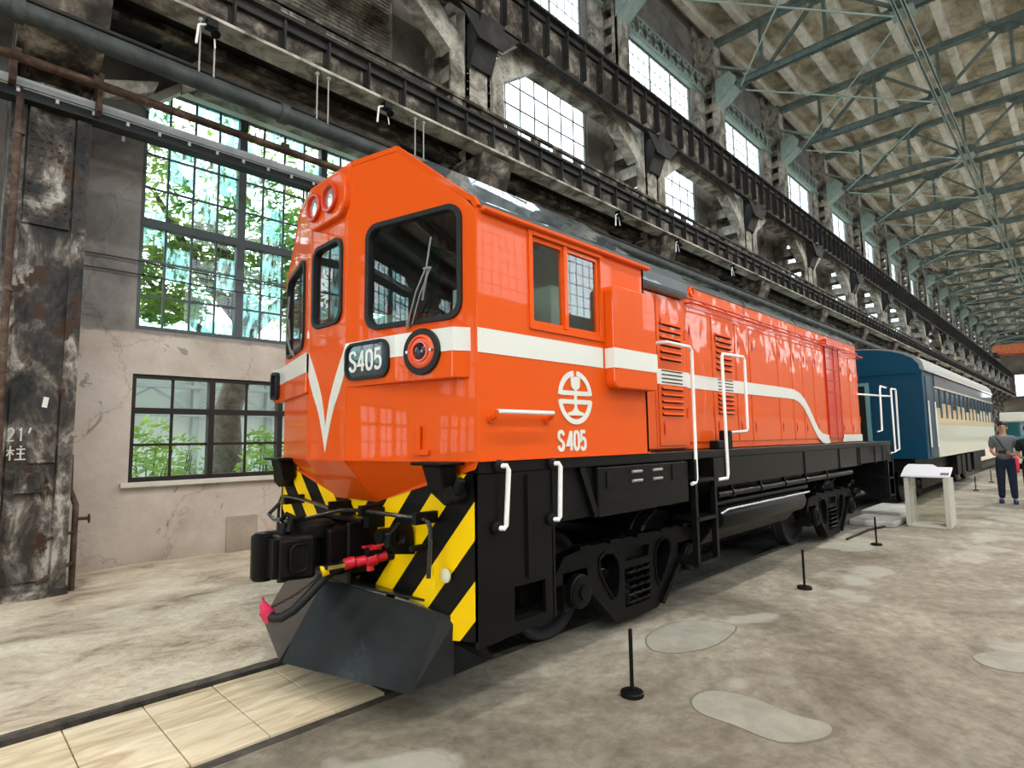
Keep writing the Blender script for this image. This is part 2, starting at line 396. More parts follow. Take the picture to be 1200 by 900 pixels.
def rrect(a0, a1, b0, b1, r, n=5):
    pts = []
    for cx, cy, t0 in ((a1-r, b1-r, 0), (a0+r, b1-r, PI/2), (a0+r, b0+r, PI), (a1-r, b0+r, 1.5*PI)):
        for i in range(n+1):
            t = t0+PI/2*i/n; pts.append((cx+r*math.cos(t), cy+r*math.sin(t)))
    return pts
def circ(cx, cy, r, n=28): return [(cx+r*math.cos(2*PI*i/n), cy+r*math.sin(2*PI*i/n)) for i in range(n)]
def panel(mb, outer, holes, fmap, th, nrm):
    """flat panel with holes: 2-D loops mapped by fmap, thickened by th along -nrm"""
    bm = bmesh.new(); loops = []
    for lp in [outer]+holes:
        vs = [bm.verts.new((a, b, 0)) for a, b in lp]
        es = [bm.edges.new((vs[i], vs[(i+1) % len(vs)])) for i in range(len(vs))]
        loops.append((vs, es))
    bmesh.ops.triangle_fill(bm, use_beauty=True, use_dissolve=False, edges=[e for _, es in loops for e in es])
    bm.verts.index_update(); n = len(bm.verts)
    co = [Vector(fmap(v.co.x, v.co.y)) for v in bm.verts]; off = -Vector(nrm)*th
    vs = co+[c+off for c in co]; fs = []
    for f in bm.faces:
        idx = [v.index for v in f.verts]; fs.append(idx); fs.append([i+n for i in idx][::-1])
    for lv, _ in loops:
        k = len(lv)
        for i in range(k):
            a, b = lv[i].index, lv[(i+1) % k].index; fs.append((a, b, b+n, a+n))
    bm.free(); return mb.add(vs, fs)
def ringframe(mb, loop_out, loop_in, fmap, d0, d1, nrm):
    """frame between two loops with equal counts, from depth d0 to d1 along nrm"""
    n = len(loop_out); N = Vector(nrm)
    L = []
    for lp, d in ((loop_out, d0), (loop_out, d1), (loop_in, d1), (loop_in, d0)):
        L.append([Vector(fmap(a, b))+N*d for a, b in lp])
    vs = [v for l in L for v in l]; fs = []
    for j in range(4):
        for i in range(n):
            k = (i+1) % n; j2 = (j+1) % 4
            fs.append((j*n+i, j*n+k, j2*n+k, j2*n+i))
    return mb.add(vs, fs)
SK = [0]
def stroke(mb, path, wd, fmap, d0, d1, nrm, closed=False):
    SK[0] = (SK[0]+1) % 7; d1 = d1+SK[0]*.0004
    """2-D polyline with width, as a thin raised ribbon"""
    P = [Vector((a, b)) for a, b in path]; n = len(P); Lf = []; Rt = []
    for i in range(n):
        if closed: a = P[i-1]; b = P[(i+1) % n]; d1_ = (P[i]-a).normalized(); d2_ = (b-P[i]).normalized()
        else:
            d1_ = (P[i]-P[i-1]).normalized() if i else (P[1]-P[0]).normalized()
            d2_ = (P[i+1]-P[i]).normalized() if i < n-1 else d1_
        t = (d1_+d2_); t = t.normalized() if t.length > 1e-5 else d1_
        nn = Vector((-t.y, t.x)); c = max(.5, abs(nn.dot(Vector((-d1_.y, d1_.x)))))
        Lf.append(P[i]+nn*wd/2/c); Rt.append(P[i]-nn*wd/2/c)
    N = Vector(nrm)
    for i in range(n if closed else n-1):
        j = (i+1) % n
        q = [Vector(fmap(*Lf[i])), Vector(fmap(*Lf[j])), Vector(fmap(*Rt[j])), Vector(fmap(*Rt[i]))]
        mb.prism([v+N*d0 for v in q], N*(d1-d0))
    return mb
GL = {
 'S': [[(.5, .78), (.47, .9), (.38, .98), (.25, 1), (.12, .98), (.03, .9), (0, .77), (.03, .65), (.12, .57), (.38, .43), (.47, .35), (.5, .23), (.47, .1), (.38, .02), (.25, 0), (.12, .02), (.03, .1), (0, .22)]],
 '4': [[(.36, 1), (.0, .28), (.54, .28)], [(.37, 1.04), (.37, -.05)]],
 '0': [[(.25, 1), (.4, .95), (.48, .8), (.5, .5), (.48, .2), (.4, .05), (.25, 0), (.1, .05), (.02, .2), (0, .5), (.02, .8), (.1, .95), (.25, 1)]],
 '5': [[(.48, 1), (.07, 1), (.03, .53), (.14, .61), (.27, .63), (.4, .58), (.48, .47), (.5, .31), (.47, .14), (.37, .03), (.24, 0), (.1, .03), (.01, .15)]],
 '2': [[(.02, .75), (.06, .92), (.2, 1), (.36, .97), (.46, .84), (.45, .68), (.35, .5), (.0, .02), (.5, .02)]],
 '1': [[(.12, .85), (.27, 1), (.27, 0)]],
 "'": [[(.22, 1.05), (.08, .62)]],
}
def text(mb, s, h, wd, fmap, d0, d1, nrm, gap=.22, space=.1, sx=.8):
    x = 0
    for ch in s:
        if ch == ' ': x += space*h; continue
        for p in GL[ch]:
            stroke(mb, [(x+a*h*sx, b*h) for a, b in p], wd, fmap, d0, d1, nrm)
        x += (.5*sx+gap)*h
    return x-gap*h
def copy_tree(o, parent=None, off=None):
    c = o.copy(); COL.objects.link(c); c.parent = parent
    for ch in list(o.children): copy_tree(ch, c)
    if off: c.location = Vector(c.location)+Vector(off)
    return c
ORD = ['first', 'second', 'third', 'fourth', 'fifth', 'sixth', 'seventh', 'eighth', 'ninth', 'tenth', 'eleventh', 'twelfth', 'thirteenth', 'fourteenth', 'fifteenth', 'sixteenth', 'seventeenth', 'eighteenth', 'nineteenth', 'twentieth', 'twenty-first', 'twenty-second', 'twenty-third', 'twenty-fourth', 'twenty-fifth']

P = 6.03; X0 = .75
def colx(k): return X0+P*k
K0, K1 = -6, 17        # bays built

# ================================================================= STRUCTURE
# ---- floors
YC = 3.81                                   # track centre line
mb = MB(); nx, ny = 2, 2
mb.box(XB, XE, YR, YC-.60, -.3, 0); o = mb.build('floor', FLOORM, kind='structure')
o['label'] = 'worn grey-beige concrete floor beside the track'
def dirt():
    me = MB(); n = 150; mm_ = 42; xs = [-12+i*.28 for i in range(n)]; y0, y1 = YC+.62, 8.76
    from mathutils import noise as mn
    vs = []; fs = []
    for i in range(n):
        for j in range(mm_):
            y = y0+(y1-y0)*j/(mm_-1); x = xs[i]
            z = .035*mn.noise(Vector((x*.5, y*.9, 0)))+.03*mn.noise(Vector((x*2.1, y*2.7, 3)))
            e = min(1, (y-y0)/.5); z = z*e+.02*e+max(0, (y-8.2))*.10
            if j == 0: z = 0
            vs.append((x, y, z))
    for i in range(n-1):
        for j in range(mm_-1):
            fs.append((i*mm_+j, (i+1)*mm_+j, (i+1)*mm_+j+1, i*mm_+j+1))
    me.add(vs, fs)
    me.box(XB, -12, y0, y1, -.2, 0); me.box(-12, xs[-1], y0, y0+.2, -.3, -.012); me.box(xs[-1], XE, y0, y1, -.2, 0)
    return me
o = dirt().build('floor_dirt', DIRT, kind='structure', smooth=True); o.name = 'floor'
o['label'] = 'rough packed dirt floor between the track and the window wall'
mb = MB(); mb.box(XB, XE, YC-.60, YC+.62, -.3, -.14); o = mb.build('floor', grunge('oily_track_bed', [(.35, (.03, .026, .02)), (.6, (.09, .08, .065)), (.75, (.15, .13, .11))], 3, .9, .5, 14), kind='structure'); o['label'] = 'dark track bed between the rails'
# ---- ceiling slab
mb = MB(); mb.box(XB, XE, YR-.4, 9.2, 16.05, 16.4); o = mb.build('ceiling', CEIL, kind='structure'); o['label'] = 'stained cream roof slab over the trusses'
# ---- walls
def wall_side(mb, yi, yo, openings_fn):
    for k in range(K0, K1+1):
        x0, x1 = colx(k), colx(k+1); c = (x0+x1)/2
        ops = sorted(openings_fn(k))          # (z0, z1, halfwidth, chamfer)
        z = -.3
        for z0, z1, hw, ch in ops:
            mb.box(x0, x1, yi, yo, z, z0); mb.box(x0, c-hw, yi, yo, z0, z1); mb.box(c+hw, x1, yi, yo, z0, z1)
            if ch:
                for sg in (-1, 1):
                    mb.prism([(c+sg*hw, yi, z1), (c+sg*(hw-ch), yi, z1), (c+sg*hw, yi, z1-ch)], (0, yo-yi, 0))
            z = z1
        mb.box(x0, x1, yi, yo, z, 16.05)
LOW = (1.12, 2.53, 1.96, 0); ARC = (3.12, 6.58, 1.96, .40); ARC2 = (3.12, 5.9, 1.96, 0); MID = (7.2, 10.30, 1.98, 0); TOP = (10.95, 13.55, 1.88, 0)
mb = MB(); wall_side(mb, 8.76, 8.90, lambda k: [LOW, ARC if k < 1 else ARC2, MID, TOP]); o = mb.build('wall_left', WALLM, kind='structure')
o['label'] = 'old plastered side wall with rows of tall windows behind the locomotive'
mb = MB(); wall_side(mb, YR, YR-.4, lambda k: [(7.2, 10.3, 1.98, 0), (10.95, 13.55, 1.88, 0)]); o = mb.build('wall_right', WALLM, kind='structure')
o['label'] = 'opposite side wall with tall windows'
mb = MB(); mb.box(XE, XE+.4, YR-.4, 3.4, -.3, 6.6); mb.box(XE, XE+.4, 6.9, 9.2, -.3, 16.05); mb.box(XE, XE+.4, 3.4, 6.9, -.3, 6.6); mb.box(XE, XE+.4, YR-.4, 6.9, 9.8, 16.05)
mb.box(XE, XE+.4, YR-.4, -6, 6.6, 9.8); o = mb.build('wall_end', grunge('far_wall_brown', [(.35, (.07, .05, .04)), (.6, (.17, .135, .11)), (.75, (.28, .24, .2))], .35, .9, 0), kind='structure'); o['label'] = 'far end wall of the hall with a bright window band'
mb = MB(); mb.box(XB-.4, XB, YR-.4, -8.5, -.3, 16.05); mb.box(XB-.4, XB, 5.5, 9.2, -.3, 16.05); mb.box(XB-.4, XB, -8.5, 5.5, 12.2, 16.05); o = mb.build('wall_back', WALLM, kind='structure')
o['label'] = 'end wall around the open hall doorway'
# skirt of ground outside
mb = MB(); mb.box(-60, 140, 9.16, 60, -.5, -.05); o = mb.build('floor', grunge('outside_ground', [(.3, (.25, .27, .2)), (.7, (.5, .5, .42))], .6), kind='structure'); o['label'] = 'pale ground outside the windows'
# grey repair patch low on the wall, cream lintel strip and ledges
mb = MB(); mb.box(3.02, 3.45, 8.735, 8.77, .02, .56)
o = mb.build('wall_patch', simple('grey_mortar', (.37, .32, .26), .9, bump=.3, var=.15)); setp(o, 'square grey cement patch low on the plaster wall below the window', 'wall patch')

# ---- windows
wn_count = [0]
def window_mesh(w2, z0, z1, ncol, zrows, bars, thickc, thickr, name, fm, gm, tb=.03, tk=.09, dep=.05, chamfer=0):
    """window in local coords, centre x=0, plane y=0; bars = vertical bar xs"""
    f = MB()
    f.box(-w2, w2, -dep, dep, z0, z0+.06); f.box(-w2, w2, -dep, dep, z1-.05, z1)
    f.box(-w2, -w2+.05, -dep, dep, z0+.06, z1-.05); f.box(w2-.05, w2, -dep, dep, z0+.06, z1-.05)
    for x in bars:
        t = tk if any(abs(x-q) < .01 for q in thickc) else tb
        d = dep*1.2 if t == tk else .010
        f.box(x-t/2, x+t/2, -d, d, z0+.04, z1-.04)
    for z in zrows:
        t = tk if any(abs(z-q) < .01 for q in thickr) else tb
        d = dep*1.3 if t == tk else .009
        f.box(-w2+.02, w2-.02, -d, d, z-t/2, z+t/2)
    g = MB(); g.box(-w2+.02, w2-.02, .012, .018, z0+.02, z1-.02)
    return f, g
def linsp(a, b, n): return [a+(b-a)*i/n for i in range(1, n)]
protos = {}
def win_proto(key, args, fm, gm):
    f, g = window_mesh(*args[:8], key, fm, gm, **args[8])
    protos[key] = (f, g, fm, gm)
def place_window(key, x, y, label):
    wn_count[0] += 1
    e = empty('window_%d' % wn_count[0], (x, y, 0), label, kind='structure')
    f, g, fm, gm = protos[key]
    if isinstance(f, MB):
        fo = f.build('window_frame', fm, e); go = g.build('window_pane', gm, e, flip=False); protos[key] = (fo, go, fm, gm)
    else:
        for s_ in (f, g):
            c = s_.copy(); COL.objects.link(c); c.parent = e
    return e
w4 = [-1.96+.3267*i for i in range(1, 12)]
win_proto('low', (1.96, 1.12, 2.53, 8, [1.60, 2.05], [-1.47, -.98, -.49, 0, .49, .98, 1.47], [-.98, 0, .98], [2.05], dict(tb=.035, tk=.075)), WFRAME_D, WGLASS)
win_proto('arc', (1.96, 3.12, 6.58, 12, [3.60, 4.08, 4.60, 5.10, 5.58, 5.98], w4, [w4[3], w4[7]], [4.60, 5.98], dict(tb=.028, tk=.11)), WFRAME, WGLASS_BIG)
win_proto('arc2', (1.96, 3.12, 5.9, 12, [3.60, 4.08, 4.60, 5.10, 5.58], w4, [w4[3], w4[7]], [4.60], dict(tb=.028, tk=.11)), WFRAME, WGLASS_BIG)
win_proto('mid', (1.98, 7.2, 10.30, 8, linsp(7.2, 10.3, 6), linsp(-1.98, 1.98, 8), [], [], dict(tb=.032, tk=.09, dep=.03)), simple('window_frame_beige', (.16, .155, .14), .6), WGLASS)
win_proto('top', (1.88, 10.95, 13.55, 12, linsp(10.95, 13.55, 6), linsp(-1.88, 1.88, 12), [-1.88+1.2533, 1.88-1.2533], [], dict(tb=.018, tk=.05, dep=.02)), simple('window_frame_pale', (.25, .26, .25), .6), WGLASS)
def shutter_mesh():
    s = MB(); z = 7.2
    while z < 10.28:
        s.box(-1.98, 1.98, -.02, .012, z, z+.05); s.box(-1.98, 1.98, .0, .02, z+.05, z+.075); z += .075
    for x in (-1.98, 0, 1.93): s.box(x, x+.06, -.05, .02, 7.2, 10.3)
    return s
shutter = None
for k in range(K0, K1+1):
    c = colx(k)+P/2; nm = ORD[k-K0] if k < 0 else ORD[k]
    side = 'bay behind the camera' if k < 0 else 'bay from the chalk-marked column'
    if k < 8:
        place_window('low', c, 8.84, 'low dark-framed window at sitting height in the wall, %s %s' % (nm, side))
    place_window('arc' if k < 1 else 'arc2', c, 8.84, 'tall many-paned lower window with teal panes, %s %s' % (nm, side))
    if k in (0, 3, 8) or k < 0:
        if shutter is None:
            shutter = shutter_mesh().build('roller_shutter', STEELL); shutter.location = (c, 8.84, 0); s_ = shutter
        else:
            s_ = shutter.copy(); COL.objects.link(s_); s_.location = (c, 8.84, 0)
        setp(s_, 'ribbed grey metal shutter closing the upper opening, %s %s' % (nm, side), 'shutter', 'ribbed shutters in the upper wall openings')
    else: place_window('mid', c, 8.84, 'bright upper window above the lower crane girder, %s %s' % (nm, side))
    place_window('top', c, 8.84, 'bright high window under the roof trusses, %s %s' % (nm, side))
    place_window('mid', c, YR-.15, 'upper window of the opposite wall, bay %s %s' % (nm, side)); place_window('top', c, YR-.15, 'high window of the opposite wall, bay %s %s' % (nm, side))
f = MB(); f.box(-.05, .05, -.9+.0, 12.9, 6.6, 6.75); f.box(-.05, .05, -.9, 12.9, 8.1, 8.2)
for i in range(17): f.box(-.04, .04, -.9+i*.8, -.84+i*.8, 6.6, 9.8)
e = empty('window_%d' % (wn_count[0]+1), (XE+.1, -6, 0), 'bright window band in the far end wall', kind='structure')
f.build('window_frame', WFRAME, e)
# cream surround of the arched opening and sills
for k in range(0, 3):
    c = colx(k)+P/2; s = MB()
    s.box(c-1.58, c+1.58, 8.60, 8.765, 6.52, 6.66)
    for sg in (-1, 1):
        s.prism([(c+sg*1.56, 8.60, 6.52), (c+sg*1.56, 8.60, 6.66), (c+sg*2.02, 8.60, 6.22), (c+sg*1.95, 8.60, 6.14)], (0, .16, 0))
    s.box(c-2.05, c+2.05, 8.68, 8.80, 1.06, 1.115)
    s.build('trim_%d' % (k+1), CREAM, kind='structure', label='cream plaster surround and sill of the window, %s bay' % ORD[k])

# ================================================================= COLUMNS
def column_proto():
    e = empty('steel_column', (0, 0, 0))
    # lower shaft: built-up box with side flanges
    s = MB(); s.box(-.25, .25, 7.93, 8.5, 0, 6.6); s.box(-.35, -.22, 7.88, 8.3, 0, 6.6); s.box(.22, .35, 7.88, 8.3, 0, 6.6)
    s.box(-.35, .35, 8.3, 8.55, 0, 6.6)
    s.box(-.37, .37, 7.84, 8.6, 0, .10); s.box(-.2, .2, 7.90, 7.93, 4.0, 5.45); s.box(-.2, .2, 7.905, 7.93, .2, 2.2)
    r = []
    for z in [.3+i*.16 for i in range(38)]:
        r += [(-.285, 7.88, z), (.285, 7.88, z)]
    s.rivets(r, .017, (0, -1, 0))
    s.rivets([(-.16+.08*i, 7.90, 4.1+.085*j) for i in range(5) for j in range(16)], .02, (0, -1, 0))
    s.build('lower_shaft', COLM, e)
    # middle shaft: two legs with batten plates
    s = MB(); s.box(-.32, .30, 7.50, 7.60, 6.4, 10.3); s.box(-.32, -.22, 7.5, 7.75, 6.4, 10.3); s.box(.22, .32, 7.5, 7.75, 6.4, 10.3); s.box(-.30, .30, 8.45, 8.76, 6.4, 10.3)
    for sx in (-.30, .27):
        z = 6.5
        while z < 10.2: s.box(sx, sx+.03, 7.74, 8.46, z, z+.30); z += .62
    s.rivets([(x, 7.50, 6.6+i*.15) for x in (-.27, .27) for i in range(24)], .016, (0, -1, 0))
    s.build('middle_shaft', STEELL, e)
    s = MB(); s.box(-.28, .28, 8.22, 8.30, 10.2, 13.9); s.box(-.28, -.20, 8.22, 8.4, 10.2, 13.9); s.box(.20, .28, 8.22, 8.4, 10.2, 13.9)
    for sx in (-.27, .24):
        z = 10.3
        while z < 13.6: s.box(sx, sx+.03, 8.38, 8.77, z, z+.26); z += .52
    s.box(-.9, -.27, 8.66, 8.78, 10.3, 15.9); s.box(.27, .9, 8.66, 8.78, 10.3, 15.9)
    s.box(-.28, .28, 8.28, 8.78, 13.9, 16.0)
    s.build('upper_shaft', STEELL, e)
    # haunch carrying the lower crane girder
    s = MB()
    for x in (-.34, .31): s.prism([(x, 7.0, 6.55), (x, 7.95, 6.55), (x, 7.95, 5.65), (x, 7.20, 6.05)], (.03, 0, 0))
    s.prism([(-.36, 6.99, 6.55), (.36, 6.99, 6.55), (.36, 7.19, 6.04), (-.36, 7.19, 6.04)], (0, .03, 0))
    s.prism([(-.36, 7.19, 6.04), (.36, 7.19, 6.04), (.36, 7.95, 5.62), (-.36, 7.95, 5.62)], (0, 0, .03))
    s.rivets([(-.34, 7.15+.1*i, 6.45-.09*j) for i in range(8) for j in range(3)], .018, (-1, 0, 0))
    s.build('girder_haunch', STEEL, e)
    # arms under the upper crane girder
    s = MB()
    for x in (-.27, .24): s.prism([(x, 7.08, 9.20), (x, 7.52, 9.20), (x, 7.52, 8.3), (x, 7.42, 8.4)], (.03, 0, 0))
    s.prism([(-.29, 7.07, 9.2), (.29, 7.07, 9.2), (.24, 7.42, 8.4), (-.24, 7.42, 8.4)], (0, .03, 0))
    s.prism([(-.8, 7.13, 9.23), (.8, 7.13, 9.23), (.3, 7.13, 8.75), (-.3, 7.13, 8.75)], (0, .03, 0))
    s.build('upper_haunch', STEELD, e)
    # pale green gusset at the truss heel
    s = MB()
    for x in (-.30, .27): s.prism([(x, 8.25, 13.05), (x, 8.25, 13.95), (x, 7.75, 14.05), (x, 7.52, 13.75), (x, 7.60, 13.5)], (.03, 0, 0))
    s.prism([(-.30, 8.25, 13.05), (.30, 8.25, 13.05), (.30, 7.60, 13.5), (-.30, 7.60, 13.5)], (0, .02, .02))
    s.build('heel_gusset', TRUSSL, e)
    return e
colp = column_proto()
clabel = ['riveted steel column with chalk marks and peeling paint at the left edge of the picture']
for k in range(K0+1, K1+1):
    if k == 0: c = colp
    else:
        if k < -1: continue
        c = copy_tree(colp)
    c.location = (colx(k), 0, 0)
    lb = clabel[0] if k == 0 else ('riveted steel column beyond the left edge of the picture, behind the viewer' if k < 0 else 'riveted steel column, %s one past the chalk-marked column, with crane haunches and green gusset' % ORD[k-1])
    setp(c, lb, 'column', 'riveted columns along the window wall')
# chalk marks, paper and fittings on the first column
c0 = colp
fm0 = lambda a, b: (a-.20, 7.905, 1.66+b)
s = MB(); text(s, "21'", .13, .014, fm0, .0, .003, (0, -1, 0))
fm1 = lambda a, b: (a-.20, 7.905, 1.46+b)
H_ = .15
for pth in ([(.00, .68), (.42, .68)], [(.2, 1), (.2, 0)], [(.2, .65), (.02, .3)], [(.2, .65), (.38, .38)],
            [(.72, 1), (.8, .88)], [(.52, .76), (1.0, .76)], [(.55, .45), (.97, .45)], [(.45, .05), (1.05, .05)], [(.76, .76), (.76, .05)]):
    stroke(s, [(a*H_, b*H_) for a, b in pth], .013, fm1, 0, .003, (0, -1, 0))
s.build('chalk_marks', simple('chalk', (.62, .62, .58), .9), c0, label='white chalk number 21 and character on the column')
s = MB(); s.prism([(.06, 7.90, 2.02), (.105, 7.90, 2.01), (.12, 7.90, 2.12), (.075, 7.90, 2.13)], (0, -.006, 0)); s.build('paper_note', WHITE, c0, label='small white paper scrap stuck on the column')
s = MB(); s.box(-.13, .12, 7.83, 7.93, 1.12, 1.33); s.box(-.10, -.02, 7.81, 7.85, 1.15, 1.30); s.box(.03, .09, 7.81, 7.85, 1.15, 1.30); s.box(-.03, .2, 7.88, 7.93, 1.42, 1.46)
s.build('switch_box', COLM, c0, bevel=.006)

# vertical rusty pipe and valve pipe by the first column
s = MB(); s.tube([(.46, 7.78, 5.75), (.46, 7.78, 3.0), (.50, 7.78, 0.0)], .035, 10)
for z in (1.4, 3.2, 4.9): s.cyl((.47, 7.78, z), (.47, 7.78, z+.06), .05, 10)
o = s.build('standpipe', RUST, smooth=True); setp(o, 'thin rusty vertical pipe running up the left side of the chalk-marked column', 'pipe')
s = MB(); s.tube([(1.17, 8.0, 0), (1.17, 8.0, .95), (1.12, 8.1, 1.12), (1.12, 8.15, 1.5)], .03, 10)
s.tube([(.85, 7.86, .18), (1.17, 7.96, .34)], .02, 8); s.tube([(.9, 7.86, .62), (1.17, 7.98, .66)], .018, 8)
s.tube([(1.17, 8.0, .80), (1.28, 7.92, .80)], .018, 8)
o = s.build('valve_pipe', RUST, smooth=True); setp(o, 'short rusty pipe with a handwheel at the foot of the chalk-marked column', 'pipe')
s = MB(); ring = [(1.28+.0, 7.90+.045*math.cos(a), .80+.045*math.sin(a)) for a in [PI/8*i for i in range(16)]]
s.tube(ring, .007, 6, closed=True)
for a in (0, PI/2): s.cyl((1.28, 7.90+.045*math.cos(a), .80+.045*math.sin(a)), (1.28, 7.90-.045*math.cos(a), .80-.045*math.sin(a)), .005, 6)
s.build('handwheel', RUST, o)

# ================================================================= CRANE GIRDERS
def girder(name, yw, z0, z1, fw, label, step=.62, mats=(STEELD, STEEL), bf=None):
    bf = bf or fw
    e = empty(name, (0, 0, 0), label, 'girder')
    s = MB(); s.box(XB+.1, XE-.1, yw-.02, yw+.02, z0, z1); s.build('web_plate', STEEL, e)
    s = MB()
    x = XB+.5
    while x < XE-.5:
        s.box(x-.012, x+.012, yw-fw*.8, yw-.02, z0+.04, z1-.02); s.box(x-.05, x+.05, yw-.04, yw-.02, z0+.04, z1-.02)
        x += step
    s.build('stiffeners', mats[0], e, kind='stuff')
    s = MB(); s.box(XB+.1, XE-.1, yw-fw, yw+fw, z1-.02, z1+.03); s.box(XB+.1, XE-.1, yw-.09, yw-.02, z1-.13, z1-.02)
    s.build('top_flange', mats[0], e)
    s = MB(); s.box(XB+.1, XE-.1, yw-bf, yw+bf, z0-.04, z0)
    r = []
    x = .6
    while x < 24: r += [(x, yw-bf+.05, z0-.04), (x, yw+bf-.05, z0-.04)]; x += .15
    s.rivets(r, .016, (0, 0, -1)); s.build('bottom_flange', STEELL if yw < 7.15 else STEELD, e)
    return e
ga = girder('crane_girder', 7.10, 6.63, 7.10, .17, 'long riveted crane girder passing just above the locomotive roof')
ga2 = girder('crane_girder', 7.20, 9.22, 10.10, .20, 'long dark upper crane girder running between the two rows of bright windows', .60, (STEELD, STEELD), .07)
# inner secondary beam and soffit under the lower girder
s = MB(); s.box(XB+.1, XE-.1, 7.70, 7.78, 6.62, 6.78); s.box(XB+.1, XE-.1, 7.62, 7.86, 6.60, 6.63); o = s.build('walkway_beam', STEEL); setp(o, 'narrow steel beam behind and parallel to the lower crane girder', 'beam')
s = MB(); s.box(XB+.1, XE-.1, 7.30, 8.74, 6.80, 6.86); x = XB+.6
while x < XE: s.box(x, x+.08, 7.90, 8.74, 6.70, 6.80); x += 1.2
o = s.build('walkway_deck', STEELD); setp(o, 'dark plate walkway between the lower crane girder and the wall', 'walkway')
# lattice parapet above the lower girder
s = MB(); s.box(XB+.1, XE-.1, 7.40, 7.46, 7.62, 7.68); s.box(XB+.1, XE-.1, 7.40, 7.46, 7.14, 7.20); x = X0-P
while x < XE-1:
    s.prism([(x, 7.42, 7.18), (x+.30, 7.42, 7.18), (x+.30, 7.44, 7.66), (x, 7.44, 7.66)], (0, .015, 0))
    s.prism([(x+.42, 7.20, 7.14), (x+.60, 7.20, 7.14), (x+.60, 7.44, 7.22), (x+.42, 7.44, 7.22)], (0, .0, .02)); x += .67
o = s.build('lattice_parapet', STEEL); setp(o, 'low lattice of riveted plates standing on top of the lower crane girder', 'lattice girder')

# portal beams with knees (perforated riveted plates)
def portal_proto():
    e = empty('portal_beam')
    z0, z1 = 9.21, 9.56; h = P/2
    s = MB(); s.box(-h+1.22, h-1.22, 7.50, 7.54, z0, z1); s.box(-h+1.6, h-1.6, 7.48, 7.80, z0-.03, z0)
    s.rivets([(-h+1.3+.11*i, 7.50, z0+.06+.08*j) for i in range(int((P-2.6)/.11)) for j in range(4)], .02, (0, -1, 0))
    s.build('soffit_plate', STEELL, e)
    for sg in (-1, 1):
        s = MB(); s.prism([(sg*(h-1.60), 7.495, z0), (sg*(h-1.22), 7.495, z1), (sg*(h-.34), 7.495, 8.78), (sg*(h-.34), 7.495, 7.3), (sg*(h-.66), 7.495, 7.3), (sg*(h-.66), 7.495, 8.55)], (0, .05, 0))
        s.prism([(sg*(h-1.60), 7.49, z0), (sg*(h-.66), 7.49, 8.55), (sg*(h-.66), 7.49, 8.51), (sg*(h-1.60), 7.49, z0-.04)], (0, .3, 0))
        s.rivets([(sg*(h-1.35+.1*i), 7.495, 9.12-.075*i+.1*j) for i in range(8) for j in range(3)], .018, (0, -1, 0)); s.rivets([(sg*(h-.6+.1*j), 7.495, 7.4+.12*i) for i in range(9) for j in range(3)], .016, (0, -1, 0))
        s.build('knee_brace', STEELL, e)
    return e
pp = portal_proto()
for k in range(0, K1+1):
    c = pp if k == 0 else copy_tree(pp)
    c.location = (colx(k)+P/2, 0, 0)
    setp(c, 'riveted pale portal beam with sloping knees under the upper girder, %s bay from the chalk-marked column' % ORD[k], 'beam', 'portal beams between the columns')
def portal_low():
    e = empty('portal_beam'); h = P/2
    s = MB(); s.box(-h+1.55, h-1.55, 7.93, 7.97, 6.36, 6.74); s.box(-h+1.5, h-1.5, 7.93, 8.3, 6.33, 6.36)
    s.rivets([(-h+1.7+.12*i, 7.93, 6.44+.08*j) for i in range(24) for j in range(4)], .02, (0, -1, 0)); s.build('soffit_plate', STEELL, e)
    for sg in (-1, 1):
        s = MB(); s.prism([(sg*(h-1.55), 7.93, 6.33), (sg*(h-1.55), 7.93, 6.74), (sg*(h-1.27), 7.93, 6.45), (sg*(h-1.27), 7.93, 6.1)], (0, .05, 0))
        s.prism([(sg*(h-1.0), 7.86, 6.10), (sg*(h-.95), 7.86, 5.95), (sg*(h-.36), 7.86, 5.60), (sg*(h-.36), 7.86, 5.85)], (0, .10, 0))
        s.build('knee_brace', STEELL, e)
    return e
pl = portal_low()
for k in range(0, 5):
    c = pl if k == 0 else copy_tree(pl)
    c.location = (colx(k)+P/2, 0, 0)
    setp(c, 'rust-stained riveted beam above the arched window, %s bay from the chalk-marked column' % ORD[k], 'beam', 'riveted beams above the arched windows')
# pale lattice beams above the top windows
def lattice_proto():
    s = MB(); h = P/2-.35
    s.box(-h, h, 8.56, 8.62, 13.52, 13.58); s.box(-h, h, 8.56, 8.62, 14.08, 14.14); s.box(-h, h, 8.62, 8.76, 13.50, 13.53)
    x = -h+.1
    while x < h-.5:
        s.bar((x, 8.58, 13.58), (x+.30, 8.58, 14.10), .09, .02, (0, 1, 0)); s.bar((x+.30, 8.58, 13.58), (x, 8.58, 14.10), .09, .02, (0, 1, 0)); x += .46
    return s.build('lattice_beam', TRUSSL)
lp = lattice_proto()
for k in range(0, K1+1):
    c = lp if k == 0 else lp.copy()
    if k: COL.objects.link(c)
    c.location = (colx(k)+P/2, 0, 0)
    setp(c, 'pale green criss-cross lattice beam above the high window, %s bay from the chalk-marked column' % ORD[k], 'beam', 'lattice beams above the high windows')

